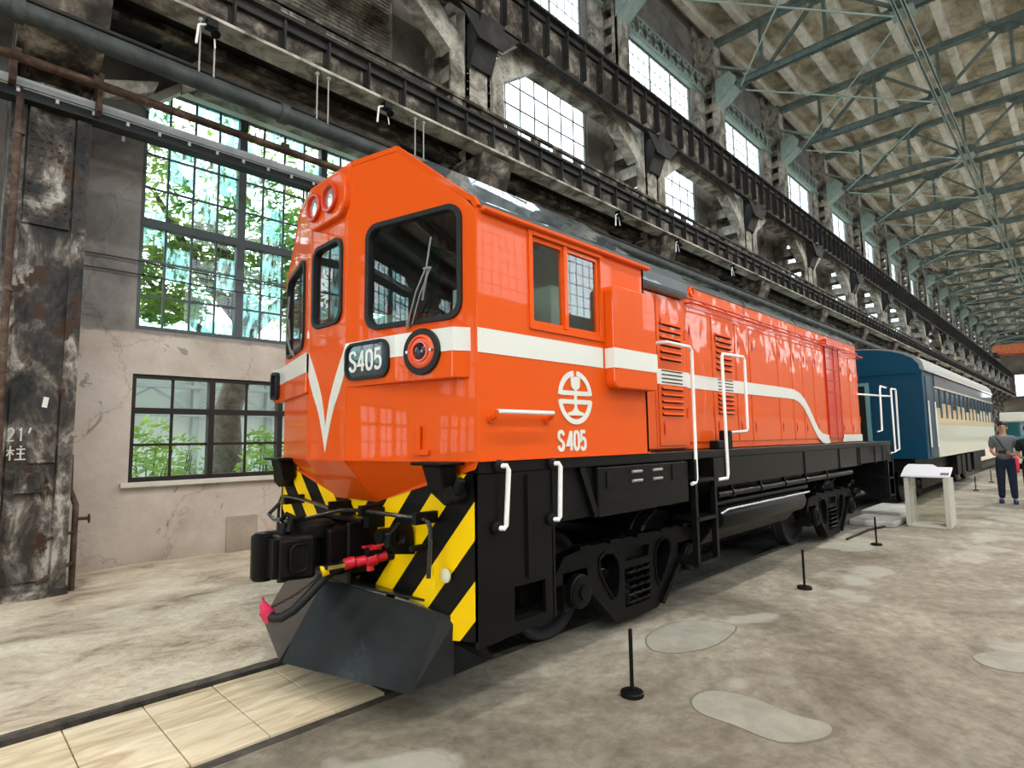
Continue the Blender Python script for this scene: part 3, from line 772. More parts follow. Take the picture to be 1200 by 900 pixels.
# ================================================================= ROOF TRUSSES
def truss_proto():
    e = empty('roof_truss'); zb, zt = 13.62, 15.45
    yb = [8.30, 6.75, 4.80, 2.80, .80, -1.2, -3.2, -5.2, -7.2, -9.1, -10.8]
    s = MB()
    for dx in (-.09, .09):
        s.box(dx-.012, dx+.012, -10.8, 7.55, zb-.08, zb+.10)
    s.box(-.16, .16, -10.8, 7.5, zb+.085, zb+.10)
    s.prism([(-.15, 7.55, zb+.08), (.15, 7.55, zb+.08), (.15, 8.25, zb-.40), (-.15, 8.25, zb-.40)], (0, 0, -.12))
    s.rivets([(dx, 7.3-.13*i, zb-.08) for dx in (-.11, .11) for i in range(70)], .02, (0, 0, -1))
    s.build('bottom_chord', TRUSS, e)
    s = MB(); s.box(-.13, .13, -10.9, 8.6, zt-.10, zt-.07)
    for dx in (-.08, .08): s.box(dx-.012, dx+.012, -10.9, 8.6, zt-.08, zt+.12)
    s.build('top_chord', TRUSS, e)
    for y in yb[1:-1]:
        s = MB(); s.box(-.06, .06, y-.05, y+.05, zb, zt); s.build('vertical', TRUSS, e)
    tops = [4.80, .80, -3.2, -7.2]; bots = [6.75, 2.80, -1.2, -5.2, -9.1]
    for t in tops:
        for b_ in bots:
            if abs(t-b_) < 2.2:
                s = MB()
                for dx in (-.05, .05): s.bar((dx, b_, zb), (dx, t, zt), .05, .07)
                s.build('diagonal', TRUSS, e)
    s = MB(); s.bar((0, 8.5, 14.7), (0, 6.75, zb+.05), .16, .08); s.build('diagonal', TRUSSL, e)
    for t in tops:
        s = MB(); s.prism([(0, t-.55, zt-.08), (0, t+.55, zt-.08), (0, t+.22, zt-.38), (0, t-.22, zt-.38)], (.015, 0, 0)); s.build('gusset_plate', TRUSS, e)
    for b_ in bots:
        s = MB(); s.prism([(0, b_-.5, zb+.08), (0, b_+.5, zb+.08), (0, b_+.2, zb+.38), (0, b_-.2, zb+.38)], (.015, 0, 0)); s.build('gusset_plate', TRUSS, e)
    return e
tp = truss_proto()
for k in range(-1, K1+1):
    c = tp if k == -1 else copy_tree(tp)
    c.location = (colx(k), 0, 0)
    setp(c, 'grey-green steel roof truss on the chalk-marked column' if k == 0 else ('grey-green steel roof truss above and behind the viewer' if k < 0 else 'grey-green steel roof truss spanning the hall, %s past the chalk-marked column' % ORD[k-1]), 'truss', 'roof trusses')
for i, y in enumerate([8.3, 7.3, 6.1, 4.9, 3.7, 2.5, 1.3, .1, -1.1, -2.3, -4.5, -6.7, -8.9]):
    s = MB(); s.box(XB+.1, XE-.1, y-.11, y+.11, 15.60, 16.05); o = s.build('roof_purlin', PURL)
    setp(o, 'pale flaking roof purlin running the length of the hall, %s from the window wall' % ORD[i], 'purlin', 'purlins under the roof slab')
for y, nm in ((2.8, 'near the window wall'), (-1.2, 'beyond the middle of the hall')):
    s = MB()
    for d in (-.11, .11): s.box(XB+.1, XE-.1, y+d-.015, y+d+.015, 13.46, 13.62); s.box(XB+.1, XE-.1, y+d-.05, y+d+.05, 13.46, 13.48)
    for k in range(K0, K1): s.box(colx(k)-.3, colx(k)+.3, y-.28, y+.28, 13.50, 13.53)
    o = s.build('longitudinal_strut', TRUSSL if y > 0 else TRUSS); setp(o, 'double angle strut tying the bottoms of the trusses together, '+nm, 'strut')
    s = MB()
    for k in range(-1, K1): s.bar((colx(k), y, 13.6), (colx(k+1), y, 15.35), .06, .08); s.bar((colx(k), y, 15.35), (colx(k+1), y, 13.6), .06, .08)
    if y < 0:
        o = s.build('sway_brace', TRUSS); setp(o, 'crossed vertical sway bracing between trusses, beyond the middle of the hall', 'brace')
for k in range(1, K1):
    s = MB(); a = (colx(k)+.2, 7.4, 13.42); b_ = (colx(k+1)-.2, 3.0, 13.42)
    s.cyl(a, b_, .028, 6); s.cyl((colx(k)+.2, 3.0, 13.40), (colx(k+1)-.2, 7.4, 13.40), .028, 6)
    o = s.build('tie_rod', TRUSSL, smooth=True); setp(o, 'crossed thin tie rods beyond roof truss %s past the chalk-marked column' % ORD[k-1], 'tie rod', 'crossed tie rods under the roof')
# high-bay lamps hung from the trusses
LAMPG = bpy.data.materials.new('lamp_glow'); LAMPG.use_nodes = True
b_ = LAMPG.node_tree.nodes['Principled BSDF']; b_.inputs['Emission Color'].default_value = (1, .97, .9, 1); b_.inputs['Emission Strength'].default_value = 6
lamp_data = bpy.data.lights.new('high_bay_light', 'AREA'); lamp_data.shape = 'DISK'; lamp_data.size = .6; lamp_data.energy = 150; lamp_data.color = (1, .97, .92)
lproto = None
for k in range(-4, K1):
    for y in (-1.75, -7.75):
        if lproto is None:
            e = empty('high_bay_lamp'); s = MB(); s.cyl((0, 0, 13.5), (0, 0, 13.2), .012, 6); s.lathe((0, 0, 13.22), (0, 0, -1), [(0, .05), (.08, .09), (.12, .10), (.2, .30), (.21, .305)], 18); s.build('lamp_shade', TRUSSL, e, smooth=True)
            s = MB(); s.lathe((0, 0, 13.01), (0, 0, -1), [(0, .28), (.01, .28)], 18); s.build('lamp_glass', LAMPG, e); lproto = e
        else: e = copy_tree(lproto)
        e.location = (colx(k), y, 0)
        setp(e, 'round high-bay lamp hanging under a roof truss, %s row, %s from the camera end' % ('middle' if y > -2 else 'far', ORD[k+4]), 'lamp', 'high-bay lamps under the trusses')
        lo = bpy.data.objects.new('high_bay_light', lamp_data); COL.objects.link(lo); lo.location = (0, 0, 12.98); lo.parent = e
# overhead crane bridge far down the hall
s = MB(); s.box(84, 84.5, YR+.8, 6.9, 10.3, 11.3); s.box(86.5, 87, YR+.8, 6.9, 10.3, 11.3)
e = empty('overhead_crane', (0, 0, 0), 'faded orange overhead travelling crane far down the hall', 'crane')
s.build('bridge_girder', simple('faded_crane_orange', (.5, .13, .05), .7, var=.3), e)
s = MB(); s.box(83.8, 87.2, 6.5, 6.94, 10.15, 10.5); s.build('end_carriage', STEELD, e)
s = MB(); s.box(84.2, 86.8, 1.5, 3.5, 11.3, 12.0); s.build('trolley', STEEL, e)

# ================================================================= PIPES, TRAY, LAMPS ON THE WALL
s = MB(); s.cyl((-10, 7.62, 5.70), (13, 7.62, 5.62), .05, 12)
for x in (.35, 1.05, 3.2, 5.6): s.cyl((x, 7.62, 5.68), (x+.08, 7.62, 5.68), .075, 12)
s.box(.35, .41, 7.60, 7.9, 5.4, 5.75); s.box(1.10, 1.15, 7.6, 7.9, 5.35, 5.8)
o = s.build('overhead_pipe', RUST, smooth=True); setp(o, 'rusty brown pipe running across the column and arched window', 'pipe')
s = MB(); s.cyl((-10, 7.0, 5.80), (40, 7.0, 5.80), .10, 14)
for x in (.3, 2.9, 5.0, 9.0): s.cyl((x, 7.0, 5.80), (x+.1, 7.0, 5.80), .125, 14)
o = s.build('overhead_pipe', PIPEG, smooth=True); setp(o, 'thick dark grey-green pipe under the lower crane girder', 'pipe')
s = MB(); s.cyl((-10, 7.02, 5.96), (40, 7.02, 5.96), .025, 8); s.cyl((-10, 7.12, 5.94), (40, 7.12, 5.94), .018, 8)
o = s.build('overhead_pipe', STEELD, smooth=True); setp(o, 'pair of thin dark conduits just above the thick pipe', 'pipe')
e = empty('cable_tray', (0, 0, 0), 'pale metal cable tray on brackets crossing the arched window', 'cable tray')
s = MB(); s.box(-8, 6.8, 7.735, 7.75, 5.42, 5.51); s.box(-8, 6.8, 7.75, 7.95, 5.40, 5.41); s.build('tray', simple('galvanised_tray', (.42, .44, .45), .5, var=.15), e)
for i in range(24):
    s = MB(); s.box(-.9+i*.33, -.87+i*.33, 7.74, 7.98, 5.35, 5.39); s.box(-.9+i*.33, -.87+i*.33, 7.95, 7.98, 5.25, 5.39); s.build('bracket', WHITE, e)
s = MB(); s.box(-8, 6.8, 7.76, 7.94, 5.30, 5.40); s.build('tray_shadow_strip', RUBBER, e)  # black strip put in as the shade under the tray, no real wiring
for z, nm in ((4.02, 'upper'), (3.84, 'lower')):
    s = MB(); s.tube([(1.1+i*.35, 8.72, z+.01*math.sin(i)-.002*i) for i in range(14)], .008, 6)
    o = s.build('wire', RUBBER, smooth=True); setp(o, 'thin black wire along the wall beside the arched window, %s of two' % nm, 'wire')
def clamp_lamp(x, label):
    e = empty('clamp_lamp', (x, 0, 0), label, 'lamp', 'small lamps clamped under the lower crane girder')
    s = MB(); s.tube([(0, 7.0, 6.62), (0, 6.95, 6.52), (-.14, 6.93, 6.44), (-.16, 6.93, 6.2)], .014, 8); s.tube([(.03, 6.98, 6.52), (.05, 6.95, 6.25)], .008, 6); s.build('bracket_arm', HWHITE, e, smooth=True)
    s = MB(); s.box(-.06, .06, 6.88, 7.0, 6.46, 6.56); s.lathe((.02, 6.93, 6.46), (.2, -.5, -1), [(0, .02), (.05, .05), (.09, .055)], 12); s.build('lamp_head', BLACKM, e, smooth=True)
    return e
for i, x in enumerate((2.05, 4.45, 10.4, 13.0, 16.2)):
    clamp_lamp(x, 'small clamp-on lamp under the lower crane girder, %s from the left' % ORD[i])
for i, (x, nm) in enumerate(((1.95, 'left'), (3.4, 'middle'), (5.0, 'right'))):
    s = MB()
    for d in (0, .16): s.cyl((x+d, 7.0, 6.59), (x+d, 7.0, 5.90), .010, 6); s.sphere((x+d, 7.0, 6.56), .03)
    o = s.build('hanger_rod', simple('hanger_grey', (.35, .35, .33), .5)); setp(o, 'pair of thin hanger rods holding the pipes, %s pair over the arched window' % nm, 'hanger', 'hanger rods over the arched window')

# ================================================================= TRACK
for y, nm in ((YC+.56, 'far rail beside the dirt floor'), (YC-.56, 'near rail at the concrete floor edge')):
    s = MB(); s.box(XB, XE-.5, y-.034, y+.034, -.04, 0.0); s.box(XB, XE-.5, y-.008, y+.008, -.12, -.04); s.box(XB, XE-.5, y-.06, y+.06, -.14, -.12)
    o = s.build('rail', RAILM); setp(o, 'rust-brown running rail set in the floor, '+nm, 'rail')
def plank_mat():
    mt, nt, b = new_mat('raw_timber_planks')
    tc = node(nt, 'ShaderNodeTexCoord'); mp = node(nt, 'ShaderNodeMapping'); mp.inputs['Scale'].default_value = (1.1, 5, 1)
    nt.links.new(tc.outputs['Object'], mp.inputs[0])
    n = node(nt, 'ShaderNodeTexNoise'); n.inputs['Scale'].default_value = 1.6; n.inputs['Detail'].default_value = 8; n.inputs['Distortion'].default_value = 1.5
    nt.links.new(mp.outputs[0], n.inputs['Vector'])
    r = node(nt, 'ShaderNodeValToRGB'); cr = r.color_ramp; cr.elements.new(.5)
    for e_, (p, c) in zip(cr.elements, [(.3, (.46, .34, .20)), (.5, (.72, .59, .40)), (.72, (.86, .76, .58))]): e_.position = p; e_.color = (*c, 1)
    nt.links.new(n.outputs['Fac'], r.inputs[0]); nt.links.new(r.outputs[0], b.inputs['Base Color']); b.inputs['Roughness'].default_value = .8
    return mt
PLANK = plank_mat()
e = empty('timber_decking', (0, YC, 0), 'pale timber planks laid across between the rails in front of the snowplough', 'decking')
x = -4.0
for i in range(24):
    wd = random.choice((.36, .40, .34, .42)); s = MB()
    s.box(x+.003, x+wd-.003, -.465, .475, -.06, -.012+random.uniform(-.003, .003)); s.build('plank', PLANK, e, bevel=.003); x += wd
    if x > 2.0: break

# ================================================================= LOCOMOTIVE
YS, YF = 2.50, 5.12
loco = empty('locomotive', (2.2, YC, 0), 'orange and black diesel locomotive with white stripe and number S405', 'locomotive')
LX = Vector((2.2, YC, 0))
def Lp(mb, name, mats, parent=None, **kw):
    """build a part whose mesh is written in world coordinates, under the locomotive"""
    if mb.cuts:
        ed = [0]+[c for c in mb.cuts if 0 < c < len(mb.f)]+[len(mb.f)]
        out = []
        for a, b in zip(ed[:-1], ed[1:]):
            if b <= a: continue
            q = MB(); used = sorted({i for f in mb.f[a:b] for i in f}); mp = {v: i for i, v in enumerate(used)}
            q.v = [mb.v[i] for i in used]; q.f = [[mp[i] for i in f] for f in mb.f[a:b]]; q.mi = mb.mi[a:b]
            out.append(Lp(q, name, mats, parent, **kw))
        return out[0]
    o = mb.build(name, mats, None, **kw); o.parent = parent if parent else loco
    # undo parent offset: parents sit at LX (empty) or at world identity through LX
    if parent is None: o.matrix_parent_inverse = Matrix.Translation(-LX)
    return o
def mir(pts): return [(x, 2*YC-y, z) for x, y, z in pts][::-1]
A = (1.959, 3.535); B = (2.233, YS)
LEN = math.hypot(B[0]-A[0], B[1]-A[1]); ux, uy = (B[0]-A[0])/LEN, (B[1]-A[1])/LEN
NR = Vector((uy, -ux, 0))                       # outward normal of the right angled panel (towards -x,-y)
fR = lambda a, b: (A[0]+ux*a, A[1]+uy*a, b)
fL = lambda a, b: (A[0]+ux*a, 2*YC-(A[1]+uy*a), b)
NL = Vector((NR.x, -NR.y, 0))
ZB = 1.48
def sy(y): return (A[1]-y)/(A[1]-B[1])*LEN
sp_ = sy(3.11)
outl = [(0, ZB), (LEN, ZB), (LEN, 2.94), (LEN-.02, 3.0), (LEN-.075, 3.06), (sp_, 3.535), (0, 3.535)]
wshield = rrect(sy(3.355), sy(2.605), 2.335, 3.05, .10)
cwin = rrect(-.215, .215, 2.43, 3.04, .09)
cabm = MB()
panel(cabm, outl, [wshield], fR, .05, NR)
panel(cabm, outl, [wshield], fL, .05, NL)
fC = lambda a, b: (A[0], YC+a, b); NC = Vector((-1, 0, 0))
panel(cabm, [(-.275, ZB), (.275, ZB), (.275, 3.535), (-.275, 3.535)], [cwin], fC, .05, NC)
XC = 4.07
swin = rrect(2.71, 3.46, 2.34, 2.945, .01, 1)
fS = lambda a, b: (a, YS, b); NS = Vector((0, -1, 0)); fF = lambda a, b: (a, YF, b); NF = Vector((0, 1, 0))
panel(cabm, [(B[0], ZB), (XC, ZB), (XC, 3.0), (B[0], 3.0)], [swin], fS, .05, NS)
panel(cabm, [(B[0], ZB), (XC, ZB), (XC, 3.0), (B[0], 3.0)], [swin], fF, .05, NF)
cabm.prism([(XC-.04, YS, ZB), (XC-.04, YF, ZB), (XC-.04, YF, 3.0), (XC-.04, YC+.7, 3.5), (XC-.04, YC-.7, 3.5), (XC-.04, YS, 3.0)], (.04, 0, 0))
cab = Lp(cabm, 'cab_body', ORANGE, bevel=.006, seg=2)
def sub(mb, name, mats, par, **kw): return Lp(mb, name, mats, par, **kw)
# floor of cab and interior
s = MB(); s.box(2.3, 4.03, YS+.06, YF-.06, 1.5, 1.55); s.box(4.0, 4.03, YS+.06, YF-.06, 1.5, 2.95); s.box(4.0, 4.03, YC-.65, YC+.65, 2.95, 3.42); s.box(2.35, 2.75, YC-.5, YC+1.0, 1.55, 2.40); s.box(2.4, 2.7, YC+.1, YC+.9, 2.40, 2.52)
sub(s, 'cab_interior', CABIN, cab)
s = MB(); s.box(2.45, 2.85, YS+.12, YS+.5, 1.55, 2.62); s.box(3.2, 3.3, YS+.25, YS+.75, 1.95, 2.75); s.box(3.0, 3.45, YS+.25, YS+.75, 1.9, 2.0); s.box(3.0, 3.1, YC+.6, YC+1.1, 1.95, 2.8)
sub(s, 'cab_console', simple('pale_console_green', (.35, .45, .38), .5), cab, bevel=.01)
# roof
def roof_profile(x, inset=0.0):
    return [(YS-.0, 2.995), (YS+.03, 3.05), (YS+.09, 3.09), (YC-.70, 3.53), (YC-.3, 3.53), (YC+.3, 3.53), (YC+.70, 3.53), (YF-.09, 3.09), (YF-.03, 3.05), (YF, 2.995)]
def planx(y):
    d = abs(y-YC)
    return A[0] if d < .275 else A[0]+(d-.275)/(1.31-.275)*(B[0]-A[0])
s = MB(); pr = roof_profile(0); vs = []; n = len(pr)
for (y, z) in pr: vs.append((planx(y)+.035, y, z+.012))
for (y, z) in pr: vs.append((XC+.02, y, z+.012))
s.add(vs, [(i, i+1, n+i+1, n+i) for i in range(n-1)]+[list(range(n, 2*n))])
sub(s, 'cab_roof', ROOFG, cab, smooth=False)
s = MB()
for i in range(n-1):
    (y, z), (y2, z2) = pr[i], pr[i+1]
    s.bar((planx(y)+.012, y, z+.006), (planx(y2)+.012, y2, z2+.006), .035, .03, (1, 0, 0))
sub(s, 'roof_rim', ORANGE, cab)
s = MB()
for y in (YS-.012, YF+.012): s.cut(); s.box(2.26, XC+.06, y-.025, y+.025, 2.975, 3.01)
sub(s, 'rain_gutter', ORANGE, cab, bevel=.01)
# window gaskets and glass
def win(loop, inner, fmp, nrm, nm='window_gasket', gm=CGLASS):
    s = MB(); ringframe(s, loop, inner, fmp, -.03, .018, nrm); g = sub(s, nm, RUBBER, cab, smooth=False)
    s = MB(); s.add([Vector(fmp(a, b))-Vector(nrm)*.012 for a, b in inner], [list(range(len(inner)))]); sub(s, 'window_glass', gm, cab, flip=False)
inn = rrect(sy(3.355)+.028, sy(2.605)-.028, 2.363, 3.022, .08)
outw = rrect(sy(3.355)-.004, sy(2.605)+.004, 2.331, 3.054, .10)
win(outw, inn, fR, NR); win(outw, inn, fL, NL)
win(rrect(-.219, .219, 2.426, 3.044, .09), rrect(-.19, .19, 2.455, 3.015, .07), fC, NC)
for fmp, nrm, y in ((fS, NS, YS), (fF, NF, YF)):
    sg = -1 if y == YS else 1
    s = MB()
    for (a0, a1) in ((2.71, 3.055), (3.06, 3.455)):
        ringframe(s, rrect(a0, a1, 2.345, 2.94, .01, 2), rrect(a0+.028, a1-.028, 2.375, 2.91, .012, 2), fmp, -.035, -.008, nrm)
    ringframe(s, rrect(2.68, 3.49, 2.31, 2.975, .01, 2), rrect(2.712, 3.458, 2.342, 2.943, .01, 2), fmp, 0, .012, nrm)
    s.box(3.04, 3.08, y-.006 if sg < 0 else y-.02, y+.02 if sg < 0 else y+.006, 2.35, 2.94)
    sub(s, 'side_window_frame', ORANGE, cab)
    s = MB(); s.add([Vector(fmp(a, b))-Vector(nrm)*.022 for a, b in [(2.73, 2.36), (3.44, 2.36), (3.44, 2.93), (2.73, 2.93)]], [[0, 1, 2, 3]]); sub(s, 'window_glass', CGLASS, cab, flip=False)
# seam line frame panel left of side window
s = MB(); s.box(2.70, 2.712, YS-.006, YS+.0, 2.3, 2.96); sub(s, 'panel_seam', ORANGE, cab)
# headlight housing
s = MB(); hl = rrect(-.30, .26, 3.17, 3.49, .11, 6)
s.prism([(A[0]-.045, YC+a, b) for a, b in hl], (.06, 0, 0)); hp = sub(s, 'headlight_housing', ORANGE, cab, bevel=.012, seg=2)
for y in (YC+.125, YC-.115):
    s = MB(); s.lathe((A[0]-.03, y, 3.33), (-1, 0, 0), [(0, .106), (.038, .106), (.043, .100), (.043, .084), (.012, .080), (.012, .03)], 28); q = sub(s, 'headlight_bezel', ORANGE_D, cab, smooth=True)
    s = MB(); s.lathe((A[0]-.04, y, 3.33), (-1, 0, 0), [(0, .082), (.006, .080), (.016, .055), (.020, .02)], 28); sub(s, 'headlight_lens', LAMP, cab, smooth=True)
# angled lamp boxes with number boards and marker lights
def lampbox(sgn):
    """sgn=+1 near side (right of nose), -1 far side"""
    T = (lambda x, y, z: (x, y, z)) if sgn > 0 else (lambda x, y, z: (x, 2*YC-y, z))
    p = [(1.957, 3.54), (2.022, 3.04), (2.125, 2.60), (2.235, 2.545), (2.26, 2.56), (2.02, 3.50)]
    z0, z1 = 1.965, 2.265
    s = MB(); s.prism([T(x, y, z0) for x, y in p], (0, 0, z1-z0)); bx = sub(s, 'lamp_box', ORANGE, cab, bevel=.008, seg=2)
    def facet(i):
        a, b = Vector(p[i]), Vector(p[i+1]); L = (b-a).length; d = (b-a)/L; nn = Vector((d.y, -d.x, 0)) if sgn > 0 else Vector((d.y, d.x, 0))
        return L, (lambda q, z: T(a.x+d.x*q, a.y+d.y*q, z)), nn
    s = MB()
    for i in range(3):
        L, fm, nn = facet(i); s.prism([Vector(fm(0, 2.125)), Vector(fm(L, 2.125)), Vector(fm(L, 2.2655)), Vector(fm(0, 2.2655))], nn*.0035)
    sub(s, 'white_stripe', WHITE, cab)
    L, fm, nn = facet(0)
    o1 = rrect(.015, L-.045, 2.005, 2.255, .08, 5); i1 = rrect(.035, L-.065, 2.025, 2.235, .06, 5)
    s = MB(); ringframe(s, o1, i1, fm, .0, .022, nn); sub(s, 'number_board_frame', RUBBER, cab, smooth=False)
    s = MB(); s.prism([Vector(fm(a, b)) for a, b in i1], nn*.010); sub(s, 'number_board', simple('number_board_dark', (.012, .025, .035), .15, coat=1), cab)
    if sgn > 0:
        s = MB(); text(s, 'S405', .125, .020, lambda a, b: fm(.068+a*1.0, 2.068+b), .0102, .0125, nn, gap=.22, sx=.92); sub(s, 'board_number', WHITE, cab, label='white number S405 on the number board')
    else:
        s = MB(); text(s, 'S405', .125, .020, lambda a, b: fm(L-.09-a, 2.068+b), .0102, .0125, nn, gap=.22, sx=.92); sub(s, 'board_number', WHITE, cab)
    L, fm, nn = facet(1); c = Vector(fm(L*.5, 2.137))
    s = MB(); s.lathe(c, nn, [(0, .142), (.018, .142), (.024, .136), (.024, .108), (0, .10)], 36); sub(s, 'marker_gasket', RUBBER, cab, smooth=True)
    s = MB(); s.lathe(c, nn, [(.0, .106), (.02, .106), (.032, .098), (.036, .086), (.024, .08), (.024, .066), (.036, .062), (.036, .052), (0, .05)], 36); sub(s, 'marker_ring', simple('marker_orange', (.75, .10, .035), .35, coat=.5), cab, smooth=True)
    s = MB(); s.lathe(c, nn, [(0, .054), (.02, .054), (.036, .04), (.042, .015)], 28); sub(s, 'marker_lens', LENS, cab, smooth=True)
    s = MB()
    for q in (-.092, .092):
        cc = Vector(fm(L*.5+q, 2.137)); s.cut(); s.cyl(cc+nn*.02, cc+nn*.045, .010, 8)
    sub(s, 'marker_screw', CHROME, cab)
lampbox(1)
s = MB(); s.prism([(1.935, 4.085, 1.965), (2.192, 5.125, 1.965), (2.24, 5.10, 1.965), (1.99, 4.085, 1.965)], (0, 0, .30)); s.box(2.19, 2.42, 5.10, 5.27, 1.965, 2.265); lb = sub(s, 'lamp_box', ORANGE, cab, bevel=.006)
s = MB(); s.prism([(1.931, 4.085, 2.118), (2.188, 5.125, 2.118), (2.24, 5.10, 2.118), (1.99, 4.085, 2.118)], (0, 0, .148)); s.box(2.186, 2.42, 5.10, 5.274, 2.118, 2.266); sub(s, 'white_stripe', WHITE, cab)
fQ = lambda a, b: (2.186, 5.19+a, b)
s = MB(); ringframe(s, rrect(-.07, .07, 1.985, 2.235, .04, 4), rrect(-.05, .05, 2.01, 2.21, .03, 4), fQ, 0, .03, (-1, 0, 0)); sub(s, 'number_board_frame', RUBBER, cab)
s = MB(); s.prism([fQ(a, b) for a, b in rrect(-.05, .05, 2.01, 2.21, .03, 4)], (-.012, 0, 0)); sub(s, 'number_board', LENS, cab)
# stripes
s = MB(); z0, z1 = 2.115, 2.262
s.box(B[0]-.001, 3.47, YS-.004, YS, z0, z1)
sub(s, 'white_stripe', WHITE, cab)
s = MB(); s.box(B[0]-.001, XC, YF, YF+.004, z0, z1); sub(s, 'white_stripe', WHITE, cab)
s = MB(); outc = [(.275, 2.262), (.205, 2.16), (.147, 2.07), (.10, 1.99), (.061, 1.91), (.03, 1.82), (.01, 1.74), (0, 1.70)]
inc = [(.275, 2.09), (.235, 2.01), (.185, 1.93), (.135, 1.86), (.096, 1.79), (.06, 1.70), (.03, 1.62), (0, 1.53)]
for sg in (-1, 1):
    for i in range(len(outc)-1):
        q = [(sg*outc[i][0]*.99, outc[i][1]), (sg*outc[i+1][0], outc[i+1][1]), (sg*inc[i+1][0], inc[i+1][1]), (sg*inc[i][0]*.99, inc[i][1])]
        s.prism([fC(a, b) for a, b in q], NC*.004)
sub(s, 'white_chevron', WHITE, cab, label='white V-shaped stripe on the nose')
# emblem and side number
ce = (3.135, 1.882); R_ = .168
s = MB(); fE = lambda a, b: (ce[0]+a, YS, ce[1]+b)
def arc(a0, a1, r, n=20): return [(r*math.cos(math.radians(a0+(a1-a0)*i/n)), r*math.sin(math.radians(a0+(a1-a0)*i/n))) for i in range(n+1)]
for a0, a1 in ((84, 6), (96, 174), (354, 186)):
    stroke(s, arc(a0, a1, R_), .036, fE, 0, .004, NS)
for zz, ww in ((.030, .032), (-.030, .032)): stroke(s, [(-.165, zz), (.165, zz)], ww, fE, 0, .004, NS)
stroke(s, [(-.04, .128), (.04, .128)], .034, fE, 0, .004, NS); s.prism([fE(a, b) for a, b in ((-.05, .14), (.05, .14), (.045, .075), (.02, .055), (-.02, .055), (-.045, .075))], NS*.0072)
stroke(s, [(0, .07), (0, -.09)], .028, fE, 0, .004, NS)
s.prism([fE(a, b) for a, b in ((-.018, -.075), (.018, -.075), (.03, -.092), (.088, -.108), (.088, -.125), (-.088, -.125), (-.088, -.108), (-.03, -.092))], NS*.0078)
sub(s, 'railway_emblem', WHITE, cab, label='white round rail-profile emblem on the cab side')
s = MB(); fT = lambda a, b: (2.945+a, YS, 1.525+b)
text(s, 'S 405', .122, .023, fT, 0, .004, NS, gap=.19, space=.16, sx=.82); sub(s, 'side_number', WHITE, cab, label='white number S405 under the emblem')
# awning box (sliding side panel) with stripe
s = MB(); o2 = rrect(3.50, 4.09, 1.965, 2.74, .05, 4); s.prism([(a, YS-.085, b) for a, b in o2], (0, .09, 0)); bx = sub(s, 'side_box', ORANGE, cab, bevel=.012, seg=2)
s = MB(); s.box(3.499, 4.092, YS-.089, YS-.0, 2.115, 2.262); sub(s, 'white_stripe', WHITE, cab)
# horizontal grab rail
s = MB(); s.tube([(2.33, YS-.06, 1.765), (2.83, YS-.06, 1.765)], .014, 10); sub(s, 'grab_rail', HWHITE, cab, smooth=True)
s = MB()
for x in (2.33, 2.83): s.cut(); s.tube([(x, YS-.06, 1.775), (x, YS-.05, 1.74), (x, YS+.0, 1.725)], .016, 8); s.lathe((x, YS, 1.725), (0, -1, 0), [(0, .028), (.012, .028)], 12)
sub(s, 'rail_socket', ORANGE, cab, smooth=True)
# small vertical bracket on nose
s = MB(); bp = Vector(fR(sy(2.915), 1.60)); s.tube([bp+NR*.02+Vector((0, 0, .09)), bp+NR*.02, bp+NR*.02-Vector((0, 0, .06))], .018, 8); s.bar(bp+NR*.01-Vector((0, 0, .07))+Vector((ux, uy, 0))*-.05, bp+NR*.01-Vector((0, 0, .07))+Vector((ux, uy, 0))*.08, .03, .03)
sub(s, 'nose_bracket', ORANGE, cab, smooth=True)
# wipers
def wiper(fm, nrm, nm='wiper'):
    s = MB(); V = lambda y, z, d: Vector(fm(sy(y), z))+Vector(nrm)*d
    s.tube([V(2.99, 2.33, .03), V(2.90, 2.52, .06), V(2.835, 2.66, .05)], .006, 6); s.tube([V(2.955, 2.325, .03), V(2.87, 2.50, .06), V(2.80, 2.655, .05)], .005, 6)
    s.tube([V(2.85, 2.66, .05), V(2.795, 2.66, .05)], .008, 6); s.tube([V(2.835, 2.66, .045), V(2.81, 2.86, .03)], .006, 6)
    s.cut(); s.tube([V(2.83, 2.66, .035), V(2.875, 2.47, .03)], .008, 6); s.cut(); s.tube([V(3.0, 2.315, .01), V(2.985, 2.36, .03)], .014, 8)
    sub(s, nm, simple('wiper_grey', (.22, .22, .21), .4), cab, smooth=True)
wiper(fR, NR); wiper(fL, NL)
# horn on the far side
s = MB(); s.lathe((2.62, YF+.10, 3.22), (-.9, .35, 0), [(0, .03), (.12, .035), (.2, .05), (.26, .085), (.28, .095), (.27, .08), (.18, .03)], 20); s.cyl((2.6, YF, 3.2), (2.6, YF+.12, 3.22), .02, 8)
sub(s, 'horn', simple('horn_grey_green', (.05, .07, .06), .4), cab, smooth=True)

# apron below the nose
s = MB(); zb = 1.19; xb = 2.215
Bq = (B[0], B[1])
P1 = [(A[0], A[1], ZB), (A[0], 2*YC-A[1], ZB), (xb, YC+.30, zb), (xb, YC-.30, zb)]
s.add(P1, [(0, 1, 2, 3)])
s.add([(B[0], YS, ZB), (A[0], A[1], ZB), (xb, YC-.30, zb), (xb+.01, YS+.02, ZB-.05)], [(0, 1, 2, 3)])
s.add([(B[0], YF, ZB), (A[0], 2*YC-A[1], ZB), (xb, YC+.30, zb), (xb+.01, YF-.02, ZB-.05)], [(0, 3, 2, 1)])
o = Lp(s, 'nose_apron', ORANGE); md = o.modifiers.new('solid', 'SOLIDIFY'); md.thickness = .012
s = MB(); pl_ = [(B[0], YS-.004), (A[0]-.006, A[1]), (A[0]-.006, 2*YC-A[1]), (B[0], YF+.004)]
for i in range(3): s.bar((*pl_[i], ZB), (*pl_[i+1], ZB), .014, .012)
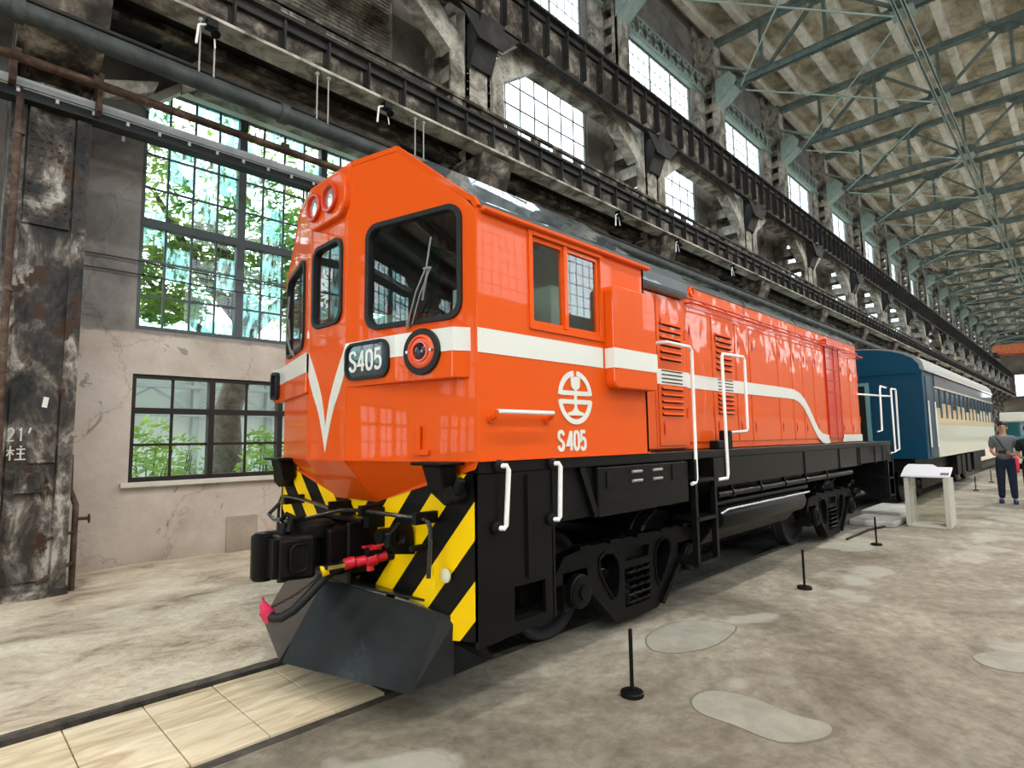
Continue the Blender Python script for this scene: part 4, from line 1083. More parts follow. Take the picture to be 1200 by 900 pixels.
s.bar((B[0], YS-.004, ZB), (XC, YS-.004, ZB), .014, .012)
Lp(s, 'body_lip', ORANGE)

# frame: deck, sills, buffer plate
HAZ = hazard_mat(YC)
s = MB(); s.box(2.235, 12.10, YS+.0, YF, 1.40, 1.475); Lp(s, 'running_board', BLACK, bevel=.006)
s = MB(); s.box(2.30, 12.0, YC-.62, YC+.62, .95, 1.40); s.box(2.26, 2.9, YC-.9, YC+.9, .7, 1.4); Lp(s, 'main_frame', BLACKM, bevel=.01)
s = MB(); pq = [(YS+.006, 1.40), (YS+.006, .47), (YS+.30, .42), (YC-.80, .58), (YC+.80, .58), (YF-.30, .42), (YF-.006, .47), (YF-.006, 1.40)]
s.prism([(2.225, y, z) for y, z in pq], (.03, 0, 0)); o = Lp(s, 'buffer_plate', HAZ, label='buffer plate with yellow and black chevron stripes')
o.data.transform(Matrix.Identity(4))
# side skirts with step openings
for y, fmp, nrm in ((YS, fS, NS), (YF, fF, NF)):
    s = MB(); panel(s, [(2.225, .43), (2.87, .47), (2.87, 1.40), (2.225, 1.40)], [[(2.51, .52), (2.79, .52), (2.79, .72), (2.51, .72)]], fmp, .03, nrm); Lp(s, 'side_skirt', BLACK)
    sg = 1 if y == YS else -1
    s = MB(); a, b = sorted((y+sg*.03, y+sg*.26)); s.box(2.50, 2.80, a, b, .49, .52); s.box(2.50, 2.80, a, b, .72, .75); s.box(2.49, 2.81, y+sg*.26-.01, y+sg*.26+.01, .49, .75)
    s.bar((2.58, y+sg*.2, .53), (2.63, y+sg*.2, .71), .02, .02); s.bar((2.70, y+sg*.2, .53), (2.73, y+sg*.2, .71), .02, .02)
    Lp(s, 'step_recess', BLACKM)
    s = MB(); s.box(2.86, 2.89, min(y, y+sg*.45), max(y, y+sg*.45), .47, 1.40); s.box(2.225, 2.87, y+sg*.03-.01, y+sg*.03+.01, 1.33, 1.40); s.box(2.62, 2.64, y-sg*.015-.004, y-sg*.015+.004, .75, 1.38); Lp(s, 'skirt_return', BLACKM)
    s = MB(); s.box(2.9, 3.37, min(y+sg*.04, y+sg*.07), max(y+sg*.04, y+sg*.07), 1.05, 1.40); s.cyl((3.05, y+sg*.06, 1.12), (3.05, y+sg*.2, 1.12), .05, 12); s.bar((3.2, y+sg*.02, 1.4), (3.36, y+sg*.02, 1.05), .03, .05); Lp(s, 'sill_plate', BLACKM)
    s = MB(); y0_, y1_ = sorted((y, y+sg*.5)); s.box(3.37, 4.68, y0_, y1_, 1.04, 1.39)
    q = Lp(s, 'equipment_box', BLACK, bevel=.008)
    s = MB()
    for x in (3.80, 4.10):
        for z in (1.27, 1.34): s.cut(); s.tube([(x, y-sg*.008, z), (x+.13, y-sg*.008, z)], .012, 8)
    sub(s, 'box_vent', simple('vent_grey', (.25, .25, .25), .4), q, smooth=True)
    s = MB(); s.box(3.47, 3.58, min(y, y-sg*.008), max(y, y-sg*.008), 1.24, 1.36); s.cut(); s.box(4.40, 4.52, min(y, y-sg*.008), max(y, y-sg*.008), 1.24, 1.37); s.cut(); s.box(3.38, 4.67, min(y, y-sg*.006), max(y, y-sg*.006), 1.205, 1.215); sub(s, 'box_latch', BLACKM, q)
    # fascia
    s = MB(); y0_, y1_ = sorted((y, y+sg*.03)); s.box(5.20, 9.93, y0_, y1_, 1.13, 1.40); q = Lp(s, 'side_fascia', BLACK)
    s = MB(); s.box(10.0, 12.1, y0_, y1_, 1.15, 1.40); Lp(s, 'side_fascia', BLACK)
    s = MB()
    for x in (5.2, 7.6, 9.0, 9.92, 10.02, 10.9, 11.4, 12.05): s.cut(); s.box(x-.015, x+.015, min(y, y-sg*.012), max(y, y-sg*.012), 1.13, 1.40)
    Lp(s, 'fascia_rib', BLACKM)
    # long pipes under fascia
    s = MB(); s.cyl((5.30, y+sg*.05, 1.045), (9.7, y+sg*.05, 1.045), .035, 10); s.cut(); s.cyl((5.35, y+sg*.10, .955), (7.9, y+sg*.10, .955), .028, 10)
    for x in (5.6, 6.3, 7.0, 7.7, 8.5): s.cut(); s.cyl((x, y+sg*.05, 1.045), (x+.05, y+sg*.05, 1.045), .046, 10); s.box(x, x+.03, y+sg*.05-.02, y+sg*.05+.02, 1.05, 1.16)
    Lp(s, 'air_pipe', BLACK, smooth=True)
    s = MB(); s.lathe((5.42, y+sg*.16, .80), (1, 0, 0), [(0, .02), (.03, .10), (.09, .13), (2.25, .13), (2.31, .10), (2.34, .02)], 24); Lp(s, 'air_reservoir', BLACK, smooth=True)
    s = MB(); s.tube([(5.40, y-sg*.0+sg*.06, .86), (5.46, y+sg*.02, .90), (7.75, y+sg*.02, .90)], .014, 8); Lp(s, 'handrail_pipe', CHROME, smooth=True, label='bright polished pipe along the air reservoir')
    # ladder
    s = MB(); yl = y-sg*.03
    for x in (4.76, 5.13): s.box(x-.02, x+.02, min(yl, yl+sg*.05), max(yl, yl+sg*.05), .47, 1.40)
    for z in (.48, .86, 1.20): s.box(4.76, 5.13, min(yl, yl+sg*.24), max(yl, yl+sg*.24), z, z+.03)
    Lp(s, 'ladder', BLACK)
    # white handrails
    yo = y-sg*.05
    for pts in ([(2.38, y, 1.445), (2.41, yo, 1.445), (2.425, yo, 1.42), (2.40, yo, 1.10), (2.385, yo, 1.085), (2.36, y, 1.085)],
                [(2.86, y, 1.44), (2.885, yo, 1.44), (2.90, yo, 1.42), (2.885, yo, 1.10), (2.87, yo, 1.085), (2.84, y, 1.085)],
                [(4.30, y+sg*.19, 2.40), (4.36, y-sg*.02, 2.405), (4.76, y-sg*.02, 2.405), (4.80, y-sg*.02, 2.37), (4.79, y-sg*.02, 1.23), (4.77, y-sg*.02, 1.20), (4.70, y-sg*.02, 1.19)],
                [(5.25, y-sg*.0, 1.195), (5.40, y-sg*.02, 1.20), (5.42, y-sg*.02, 1.24), (5.41, y-sg*.02, 2.37), (5.43, y-sg*.02, 2.405), (5.90, y-sg*.02, 2.42), (5.935, y-sg*.02, 2.39), (5.925, y-sg*.02, 1.68), (5.91, y-sg*.02, 1.65), (5.82, y+sg*.20, 1.63)],
                [(11.98, y, 1.26), (12.10, yo, 1.28), (12.11, yo, 2.38), (12.15, yo, 2.41), (12.45, yo, 2.41), (12.48, yo, 2.38), (12.42, yo, 1.32), (12.3, y, 1.28)],
                [(11.42, y+sg*.05, 1.64), (11.50, y, 1.66), (11.56, y, 2.36), (11.60, y, 2.43), (11.98, y, 2.42)],
                [(10.75, y+sg*.15, 2.26), (12.10, y-sg*.03, 2.27)]):
        s = MB(); s.tube(pts, .0155, 10); Lp(s, 'handrail', HWHITE, smooth=True, label='white tubular handrail')
    s = MB()
    for x, z in ((2.36, 1.085), (2.84, 1.085), (2.38, 1.445), (2.86, 1.44)): s.cut(); s.lathe((x, y, z), (0, -sg, 0), [(0, .038), (.02, .038), (.03, .02)], 12)
    Lp(s, 'rail_bracket', BLACKM, smooth=True)
    # rear steps
    s = MB()
    for x in (11.75, 12.10): s.box(x-.02, x+.02, min(y, y+sg*.05), max(y, y+sg*.05), .50, 1.40)
    for z in (.52, .82, 1.12): s.box(11.75, 12.10, min(y, y+sg*.25), max(y, y+sg*.25), z, z+.03)
    Lp(s, 'ladder', BLACK)
s = MB(); s.prism([(12.08, y, z) for y, z in pq], (.03, 0, 0)); Lp(s, 'buffer_plate', BLACKM)
# fuel tank
s = MB(); pf = [(YC-1.08, .88), (YC-1.08, .66), (YC-.96, .52), (YC-.8, .48), (YC+.8, .48), (YC+.96, .52), (YC+1.08, .66), (YC+1.08, .88)]
s.prism([(5.50, y, z) for y, z in pf], (2.4, 0, 0)); Lp(s, 'fuel_tank', BLACK, bevel=.02, seg=2)
# snow plough
s = MB(); th = Vector((.02, 0, 0))
ap, rt, rtt = (1.67, YC, .19), (1.966, 2.80, .19), (2.20, 2.83, .575)
n_p = (Vector(rt)-Vector(ap)).cross(Vector(rtt)-Vector(ap)); apt = (1.67-n_p.z*(.66-.19)/n_p.x, YC, .66)
for T in (lambda p: p, lambda p: (p[0], 2*YC-p[1], p[2])):
    s.prism([T(ap), T(rt), T(rtt), T(apt)], th); s.prism([T(rt), T((2.235, 2.74, .22)), T((2.235, 2.72, .56)), T(rtt)], th*.8)
s.prism([(apt[0]+.01, YC-.05, .645), (apt[0]+.01, YC+.05, .645), (2.24, YC+.85, .60), (2.24, YC-.85, .60)], (0, 0, .015))
plow = Lp(s, 'snowplough', simple('plough_black', (.012, .013, .014), .35, coat=.35, bump=.1, bscale=8, var=.6, vscale=2.5))
s = MB(); s.tube([ap, (1.80, YC, .36), (1.93, YC, .53)], .012, 6)
for sg in (-1, 1): s.bar((2.1, YC+sg*.4, .3), (2.26, YC+sg*.4, .6), .05, .04)
Lp(s, 'plough_stay', BLACKM)
s = MB()
for sg, (yb0) in ((1, YS), (-1, YF)):
    s.cut(); s.prism([(2.23, yb0+sg*.0, .43), (2.23, yb0+sg*.30, .42), (2.23, yb0+sg*.26, .22), (2.30, yb0+sg*.02, .35)], (.05, 0, 0))
Lp(s, 'lower_pilot', BLACKM)
# coupler
cp = MB(); cp.box(1.88, 2.30, YC-.22, YC+.22, .72, 1.03); cp.box(1.66, 2.0, YC-.11, YC+.11, .78, .97)
coup = Lp(cp, 'coupler_shank', BLACK, bevel=.02, seg=2)
s = MB(); s.prism([(1.76, YC-.20, .74), (1.76, YC-.20, 1.00), (1.58, YC-.18, 1.0), (1.58, YC-.18, .74)], (0, .15, 0)); s.prism([(1.58, YC-.16, .73), (1.80, YC-.22, .73), (1.84, YC+.14, .73), (1.58, YC+.10, .73)], (0, 0, .28))
s.box(1.55, 1.70, YC-.02, YC+.12, .72, 1.02); sub(s, 'coupler_head', BLACK, coup, bevel=.025, seg=2)
fG = lambda a, b: (1.69+a, YC-.205+.0*a, .87+b)
s = MB(); s.tube([fG(a, b) for a, b in rrect(-.055, .055, -.085, .085, .04, 4)], .010, 6, closed=True); s.tube([(1.66, YC-.10, 1.02), (1.70, YC-.06, 1.09), (1.80, YC-.02, 1.10)], .018, 8); s.lathe((1.66, YC-.02, .70), (0, 0, 1), [(0, .03), (.36, .03), (.375, .02)], 12); sub(s, 'coupler_casting', BLACKM, coup, smooth=True)
s = MB(); s.lathe((1.56, YC+.04, .72), (0, 0, 1), [(0, .06), (.02, .075), (.28, .075), (.30, .05)], 18); s.box(1.55, 1.64, YC-.14, YC+.06, .75, .99); sub(s, 'knuckle', BLACK, coup, smooth=True)
s = MB(); s.lathe((1.87, YC-.02, .97), (0, 0, 1), [(0, .13), (.03, .14), (.08, .14), (.10, .12)], 20); s.box(1.72, 1.80, YC-.05, YC+.05, .98, 1.10); s.tube([(1.76, YC, 1.09), (1.72, YC+.06, 1.12), (1.70, YC+.10, 1.08)], .018, 8); sub(s, 'lock_lifter', BLACKM, coup, smooth=True)
s = MB(); s.box(2.0, 2.25, YC-.26, YC+.26, .70, .735); s.box(2.0, 2.24, YC-.26, YC-.22, .70, 1.06); s.box(2.0, 2.24, YC+.22, YC+.26, .70, 1.06); s.box(2.08, 2.24, YC-.26, YC+.26, 1.04, 1.075); s.box(1.98, 2.01, YC-.30, YC+.30, .66, .76); Lp(s, 'coupler_pocket', BLACK, bevel=.012)
# uncoupling lever
s = MB(); s.tube([(2.10, 2.80, .80), (2.10, 2.78, 1.08), (2.10, 2.80, 1.12), (2.10, 2.86, 1.135), (2.10, YC-.22, 1.13), (2.02, YC-.10, 1.13), (1.82, YC+.02, 1.08), (1.74, YC+.30, 1.06), (1.78, YC+.50, 1.08), (1.84, YC+.45, 1.16)], .014, 8)
s.tube([(2.05, YC+.10, 1.13), (2.05, YC+.62, 1.17), (2.05, YC+.90, 1.17), (2.07, YC+1.0, 1.10), (2.07, YC+1.02, .75)], .013, 8)
Lp(s, 'uncoupling_lever', simple('lever_black', (.02, .02, .02), .2, coat=.6), smooth=True)
s = MB()
for y in (YC-.30, YC-.92, YC+.12, YC+.88): s.cut(); s.box(2.06, 2.23, y-.02, y+.02, 1.10, 1.17); s.cyl((2.10, y-.03, 1.135), (2.10, y+.03, 1.135), .028, 10)
s.cut(); s.box(2.10, 2.23, YC-.35, YC-.28, 1.02, 1.15); Lp(s, 'lever_bracket', BLACKM, smooth=False)
s = MB(); s.lathe((2.21, 2.77, .80), (-1, 0, 0), [(0, .042), (.012, .042), (.016, .03)], 16); Lp(s, 'lever_plate', simple('cream_metal', (.7, .68, .5), .4), smooth=True)
s = MB(); s.box(2.13, 2.15, 2.785, 2.80, .74, .85); Lp(s, 'lever_tag', YEL)
# tow lug with eye
s = MB(); fU = lambda a, b: (2.225-a, 3.10, b)
panel(s, [(0, .88), (.02, 1.06), (.12, 1.09), (.20, 1.03), (.21, .95), (.15, .90)], [circ(.12, .99, .035, 14)], fU, .05, (0, -1, 0)); Lp(s, 'tow_lug', BLACK, bevel=.006)
s = MB(); s.cyl((2.10, 3.34, .98), (2.22, 3.34, .98), .05, 14); s.cut(); s.cyl((2.05, 3.40, .88), (2.24, 3.40, .88), .03, 12); s.cut(); s.cyl((2.08, 2.95, .95), (2.24, 2.95, .95), .02, 8); Lp(s, 'pipe_stub', BLACKM, smooth=True)
# brackets at upper corners (steps / jumper sockets)
for T in (lambda x, y, z: (x, y, z), lambda x, y, z: (x, 2*YC-y, z)):
    s = MB(); s.prism([T(2.02, 2.60, 1.455), T(2.02, 2.88, 1.455), T(2.22, 2.88, 1.455), T(2.22, 2.60, 1.455)], (0, 0, .02))
    s.prism([T(2.06, 2.64, 1.455), T(2.06, 2.82, 1.455), T(2.10, 2.80, 1.30), T(2.10, 2.66, 1.30)], (.12, 0, 0)); s.prism([T(2.10, 2.60, 1.34), T(2.10, 2.80, 1.30), T(2.12, 2.68, 1.22), T(2.12, 2.58, 1.26)], (.11, 0, 0))
    s.cyl(T(2.15, 2.56, 1.38), T(2.15, 2.60, 1.30), .03, 8)
    Lp(s, 'corner_bracket', BLACKM, bevel=.008)
# brake hose, red angle cock and glad hand, chain
s = MB(); s.lathe((2.10, 3.42, .83), (-.6, .25, -.1), [(-.10, .035), (-.04, .035), (-.03, .048), (.03, .048), (.04, .032), (.10, .032)], 14); s.sphere((2.10, 3.42, .83), .05); s.cyl((2.10, 3.42, .83), (2.10, 3.42, .90), .02, 8); s.box(2.06, 2.14, 3.36, 3.48, .895, .91); s.bar((2.10, 3.44, .90), (2.14, 3.28, .94), .025, .012); s.cyl((2.09, 3.42, .83), (2.09, 3.42, .755), .025, 10)
s.lathe((2.02, 3.49, .815), (-.6, .3, -.15), [(0, .035), (.02, .038), (.07, .038), (.08, .03)], 12)
Lp(s, 'angle_cock', RED, smooth=True, label='red brake cock with handle')
s = MB(); s.cyl((2.10, 3.42, .83), (2.24, 3.36, .84), .03, 10); Lp(s, 'brake_pipe', BLACKM, smooth=True)
s = MB(); s.tube([(2.02, 3.49, .815), (1.94, 3.52, .80), (1.84, 3.55, .74), (1.74, 3.57, .64), (1.66, 3.60, .56), (1.60, 3.64, .52), (1.565, 3.68, .515), (1.55, 3.72, .54)], .030, 12); Lp(s, 'brake_hose', RUBBER, smooth=True)
s = MB(); s.lathe((1.55, 3.72, .53), (-.2, .3, .6), [(-.03, .03), (0, .042), (.03, .045), (.05, .03), (.08, .02)], 12); s.box(1.53, 1.58, 3.69, 3.76, .49, .53); s.bar((1.55, 3.74, .56), (1.53, 3.77, .63), .012, .012); Lp(s, 'glad_hand', simple('pink_red', (.6, .03, .09), .4), smooth=True, label='pinkish red hose coupling head')
s = MB(); pa, pb = Vector((1.80, 3.50, .78)), Vector((1.57, 3.70, .58))
for i in range(14):
    c_ = pa.lerp(pb, i/13)-Vector((0, 0, .02*math.sin(PI*i/13))); d = (pb-pa).normalized(); sd = d.orthogonal().normalized()
    if i % 2: sd = d.cross(sd)
    s.tube([c_+d*.013*math.cos(t)+sd*.007*math.sin(t) for t in [PI/4*j for j in range(8)]], .0025, 5, closed=True)
Lp(s, 'hose_chain', BLACKM, smooth=True)
s = MB(); s.lathe((1.82, 3.52, .785), (1, -.3, .3), [(-.02, .035), (.02, .035)], 12); Lp(s, 'hose_clip', YEL, smooth=True); s = MB(); s.box(1.80, 1.92, 3.44, 3.52, .80, .825); Lp(s, 'clip_plate', CHROME)

# ---- hood
YH, YHF = 2.71, 2*YC-2.71
s = MB(); s.box(XC, 11.05, YH, YHF, 1.475, 3.10); hood = Lp(s, 'hood_body', ORANGE2, bevel=.01)
s = MB(); rp = [(YH-.01, 3.09), (YH+.03, 3.16), (YH+.14, 3.24), (YC-.5, 3.33), (YC, 3.35), (YC+.5, 3.33), (YHF-.14, 3.24), (YHF-.03, 3.16), (YHF+.01, 3.09)]
s.prism([(5.05, y, z) for y, z in rp], (6.01, 0, 0)); sub(s, 'hood_roof', ROOFG, hood, smooth=True)
s = MB()
for x in (5.04, 6.55, 8.2, 9.8):
    s.cut()
    for i in range(len(rp)-1): s.bar((x, rp[i][0], rp[i][1]+.004), (x, rp[i+1][0], rp[i+1][1]+.004), .02, .012, (1, 0, 0))
    s.box(x-.006, x+.006, YH-.004, YH, 2.95, 3.1)
sub(s, 'roof_joint', ROOFG, hood)
# rounded dark duct between cab and hood
s = MB(); rp2 = [(YH-.12, 2.90), (YH-.12, 3.04), (YH-.06, 3.14), (YH+.08, 3.22), (YC-.5, 3.36), (YC+.5, 3.36), (YHF-.08, 3.22), (YHF+.06, 3.14), (YHF+.12, 3.04), (YHF+.12, 2.90)]
s.prism([(4.12, y, z) for y, z in rp2], (.90, 0, 0)); sub(s, 'roof_duct', ROOFG, hood, bevel=.05, seg=3)
s = MB(); s.box(4.072, 5.05, YH-.05, YHF+.05, 1.49, 2.90); sub(s, 'hood_front_section', ORANGE2, hood, bevel=.012)
YH1 = YH-.05
def louvre(x0, x1, zs, y, parent=hood):
    d = MB(); l = MB()
    for z in zs:
        d.box(x0, x1, y-.004, y-.001, z-.012, z+.010)
        l.prism([(x0, y-.004, z+.012), (x0, y-.020, z-.004), (x0, y-.024, z-.001), (x0, y-.004, z+.022)], (x1-x0, 0, 0))
    sub(d, 'louvre_slot', DARK, parent); q = sub(l, 'louvre_slats', ORANGE, parent)
def zrange(a, b, n): return [a+(b-a)*i/(n-1) for i in range(n)]
louvre(4.55, 4.92, zrange(2.30, 2.62, 6), YH1-.008); louvre(4.55, 4.92, zrange(1.80, 2.03, 5), YH1-.008)
louvre(5.76, 6.12, zrange(2.30, 2.66, 7), YH-.010); louvre(5.76, 6.12, zrange(1.84, 2.03, 5), YH-.010)
# stripe on hood
ZS0, ZS1 = 2.07, 2.205
s = MB(); s.box(4.095, 5.052, YH1-.0135, YH1, ZS0, ZS1); sub(s, 'white_stripe', WHITE, hood)
s = MB(); fH = lambda a, b: (a, YH-.011, b)
pathm = [(5.05, 2.137), (6.2, 2.137), (7.6, 2.140), (7.95, 2.135), (8.15, 2.10), (8.32, 2.03), (8.50, 1.90), (8.68, 1.74), (8.84, 1.62), (9.0, 1.555), (9.22, 1.535)]
stroke(s, pathm[:3], .135, fH, 0, .004, NS)
stroke(s, pathm[2:], .130, fH, 0, .004, NS)
s.cut(); s.box(9.98, 11.06, YH-.0145, YH-.010, 1.49, 1.60); s.cut(); s.box(9.2, 9.34, YH-.0145, YH-.010, 1.48, 1.60)
sub(s, 'white_stripe', WHITE, hood, label='white stripe sweeping down to the deck')
d2 = MB(); l2 = MB()
for x0, x1, y in ((4.55, 4.92, YH1-.0135), (5.76, 6.12, YH-.015)):
    d2.cut()
    for z in (2.09, 2.125, 2.16, 2.195): d2.box(x0, x1, y-.003, y, z-.006, z+.004)
sub(d2, 'louvre_slot', DARK, hood)
# hood doors: thin raised panels with gaps, latches and hinges
def hdoor(x0, x1, z0, z1, y):
    s = MB(); s.box(x0, x1, y-.010, y+.002, z0, z1); q = sub(s, 'hood_door', ORANGE2, hood, bevel=.004)
    s = MB()
    for z in (z1-.22, z0+.16):
        s.cut(); s.box(x0+.06, x0+.09, y-.014, y-.010, z-.06, z+.06); s.box(x0+.067, x0+.082, y-.019, y-.014, z-.03, z+.03)
    sub(s, 'door_latch', ORANGE_D, hood)
    s = MB(); s.cyl((x1-.004, y-.012, z1-.35), (x1-.004, y-.012, z1-.25), .009, 6); s.cut(); s.cyl((x1-.004, y-.012, z0+.25), (x1-.004, y-.012, z0+.35), .009, 6); sub(s, 'door_hinge', ORANGE, hood)
hdoor(4.50, 5.00, 1.52, 2.86, YH1)
for x0, x1 in ((5.12, 5.655), (5.675, 6.22), (6.24, 6.60), (6.62, 7.44), (7.46, 7.93), (7.95, 8.32), (8.34, 8.78), (8.80, 9.26), (10.02, 10.50), (10.52, 11.0)):
    hdoor(x0, x1, 1.545, 2.85, YH)
s = MB()
for x in (4.46, 5.06, 5.665, 6.61, 7.45, 7.94, 8.33, 8.79, 10.51): s.cut(); s.box(x-.006, x+.006, YH-.002 if x > 5.05 else YH1-.002, YH if x > 5.05 else YH1, 1.5, 3.0)
s.cut(); s.box(5.1, 11.0, YH-.006, YH, 2.88, 2.90); sub(s, 'panel_gap', ORANGE_D, hood)
# dark red radiator grille
s = MB(); s.box(9.32, 9.97, YH-.02, YH, 1.54, 2.93); s.m = 0
for i in range(9): s.box(9.32, 9.97, YH-.028, YH-.018, 1.56+i*.17, 1.575+i*.17)
for x in (9.32, 9.70, 9.955): s.box(x, x+.015, YH-.030, YH-.018, 1.54, 2.93)
s.box(9.26, 10.02, YH-.07, YH, 2.93, 3.02)
sub(s, 'radiator_grille', ORANGE_D, hood, label='dark red side grille')
# roof rack/grab rail along the top of the hood
s = MB()
s.tube([(5.05, YH, 2.95), (5.07, YH-.05, 2.95), (10.95, YH-.05, 2.95), (10.97, YH, 2.95)], .009, 8); s.tube([(5.05, YH, 2.88), (5.07, YH-.12, 2.88), (10.95, YH-.12, 2.88), (10.97, YH, 2.88)], .009, 8)
x = 5.4
while x < 10.9: s.tube([(x, YH-.12, 2.88), (x+.02, YH-.05, 2.95)], .007, 6); x += .46
sub(s, 'hood_grab_rail', ORANGE_D, hood, smooth=True)
s = MB()
for x in (5.12, 5.24): s.cut(); s.tube([(x+.045*math.cos(t), YH-.03, 3.03+.045*math.sin(t)) for t in [PI/6*j for j in range(12)]], .012, 6, closed=True)
sub(s, 'lifting_eye', ORANGE, hood, smooth=True)
s = MB(); s.box(5.62, 5.72, YS+.05, YS+.15, 1.475, 1.66); s.cut(); s.box(5.40, 5.56, YS+.05, YS+.15, 1.475, 1.56); Lp(s, 'deck_fitting', BLACKM, bevel=.01)
s = MB(); s.box(11.05, 11.06, YH+.3, YHF-.3, 1.5, 2.95); sub(s, 'hood_end_door', ORANGE, hood)

# ---- bogies
def bogie(cx):
    s = MB()
    for y, nrm in ((2.90, NS), (2*YC-2.90, NF)):
        fB = lambda a, b, y=y: (cx+a, y, b)
        ol = [(-1.12, .56), (-1.0, .70), (-.7, .74), (.7, .74), (1.0, .70), (1.12, .56), (1.10, .50), (.78, .50), (.42, .12), (.30, .06), (-.30, .06), (-.42, .12), (-.78, .50), (-1.10, .50)]
        def tear(sg):
            pts = [(sg*a, b) for a, b in ((.56, .62), (.48, .66), (.38, .65), (.30, .58), (.28, .45), (.30, .32), (.34, .26), (.39, .28), (.50, .42), (.56, .52))]
            return pts
        panel(s, ol, [tear(-1), tear(1), [(-.20, .64), (.20, .64), (.18, .54), (-.18, .54)], [(-.20, .16), (.20, .16), (.20, .48), (-.20, .48)]], fB, .11, nrm)
        for sg in (-1, 1):
            t = tear(sg); s.tube([Vector(fB(a, b))+Vector(nrm)*.004 for a, b in t], .014, 6, closed=True)
            s.bar(Vector(fB(sg*.80, .50))+Vector(nrm)*.01, Vector(fB(sg*.36, .10))+Vector(nrm)*.01, .05, .05)
        for a in (-.8, -.4, 0, .4, .8): s.box(cx+a-.06, cx+a+.06, y-.05, y+.05, .735, .765)
    s.box(cx-.18, cx+.18, 2.95, 2*YC-2.95, .45, .75); s.box(cx-.9, cx-.8, 3.0, 2*YC-3.0, .5, .6)
    bg_ = Lp(s, 'bogie_frame', BLACKM)
    for ax in (-.865, .865):
        for y, sg in ((YC-.56, -1), (YC+.56, 1)):
            q = MB(); q.lathe((cx+ax, y-sg*.04, .43), (0, sg, 0), [(-.04, .46), (-.01, .46), (0, .445), (.10, .43), (.115, .41), (.10, .36), (.06, .33), (.06, .14), (.12, .10), (.16, .09)], 36)
            sub(q, 'wheel', simple('wheel_steel', (.035, .035, .04), .4, metal=.3), bg_, smooth=True)
            q = MB(); yy = 2.99 if sg < 0 else 2*YC-2.99
            q.box(cx+ax-.15, cx+ax+.15, yy-.09, yy+.09, .30, .58); q.lathe((cx+ax, yy, .43), (0, sg, 0), [(0, .13), (.14, .13), (.15, .115), (.16, .115), (.165, .06), (.185, .055)], 22)
            q.rivets([(cx+ax+.09*math.cos(t), yy+sg*.16, .43+.09*math.sin(t)) for t in [PI/3*j for j in range(6)]], .014, (0, sg, 0))
            sub(q, 'axle_box', BLACKM, bg_, smooth=True)
        q = MB(); q.cyl((cx+ax, YC-.7, .43), (cx+ax, YC+.7, .43), .07, 12); sub(q, 'axle', BLACKM, bg_)
    for y in (2.88, 2*YC-2.88):
        for a in (-.12, 0, .12):
            q = MB(); q.tube([(cx+a+.055*math.cos(t), y+.04+.055*math.sin(t)-.0, .16+.31*t/(2*PI*5)) for t in [PI/5*j for j in range(51)]], .013, 6); sub(q, 'coil_spring', BLACK, bg_, smooth=True)
    q = MB(); q.tube([(cx+1.0, 2.95, .72), (cx+1.2, 2.92, .80), (cx+1.35, 2.95, .72), (cx+1.5, 3.0, .74)], .03, 8); q.cut(); q.lathe((cx+1.25, 2.95, .62), (1, 0, 0), [(0, .05), (.02, .09), (.25, .09), (.27, .05)], 14); q.sphere((cx+1.18, 2.93, .80), .06); q.cut(); q.cyl((cx+.25, 2.98, .80), (cx+.42, 2.95, .92), .014, 6)
    sub(q, 'brake_cylinder', BLACK, bg_, smooth=True)
bogie(4.45); bogie(9.90)
for o in loco.children_recursive: pass

# ================================================================= COACH
XK = 14.9; KY0, KY1 = 2.41, 2*YC-2.41; XK2 = 27.3
BLUE = simple('coach_blue_paint', (.001, .044, .088), .4, spec=.12, coat=.15, bump=.06, bscale=4)
COACHC = simple('coach_cream_paint', (.66, .63, .50), .35, coat=.4)
COACHT = simple('coach_tan_paint', (.62, .45, .22), .35, coat=.4)
COACHR = simple('coach_roof_silver', (.22, .23, .22), .5)
co = empty('passenger_coach', (XK, YC, 0), 'blue and cream passenger coach standing on the track behind the locomotive', 'coach')
def Kp(mb, name, mats, **kw):
    o = mb.build(name, mats, None, **kw); o.parent = co; o.matrix_parent_inverse = Matrix.Translation(-Vector((XK, YC, 0))); return o
def arcroof(x0, x1, y0, y1, z0, zt, n=14):
    m_ = MB(); c = (y0+y1)/2; h = (y1-y0)/2; pts = [(c-h*math.cos(PI*i/n), z0+(zt-z0)*math.sin(PI*i/n)**.75) for i in range(n+1)]
    m_.prism([(x0, y, z) for y, z in pts], (x1-x0, 0, 0)); return m_
s = MB(); s.box(XK, XK2, KY0+.02, KY1-.02, 1.05, 2.98); Kp(s, 'coach_body', BLUE, bevel=.02, seg=2)
Kp(arcroof(XK-.02, XK+.05, KY0+.04, KY1-.04, 2.9, 3.52), 'end_roof_panel', BLUE)
Kp(arcroof(XK+.05, XK2, KY0-.03, KY1+.03, 2.95, 3.55), 'coach_roof', COACHR, smooth=True)
s = MB(); s.box(XK-.06, XK, YC-.38, YC+.38, 1.08, 2.75); Kp(s, 'gangway_surround', simple('gangway_teal', (.12, .25, .27), .5))
s = MB(); s.box(XK-.065, XK-.055, YC-.30, YC+.30, 1.10, 2.68); Kp(s, 'gangway_opening', DARK)
s = MB(); s.box(XK+.25, XK+.85, KY0+.005, KY0+.03, 1.08, 2.85); Kp(s, 'end_door', simple('coach_door_blue', (.002, .025, .05), .4, coat=.1), bevel=.01)
for x in (.18, .95):
    s = MB(); s.tube([(XK+x, KY0-.03, 2.3), (XK+x, KY0-.03, 1.3)], .015, 6); Kp(s, 'door_handrail', HWHITE, smooth=True)
xs = XK+1.25
s = MB(); s.box(xs, XK2, KY0, KY0+.03, 1.06, 1.80); Kp(s, 'lower_side_panel', COACHC)
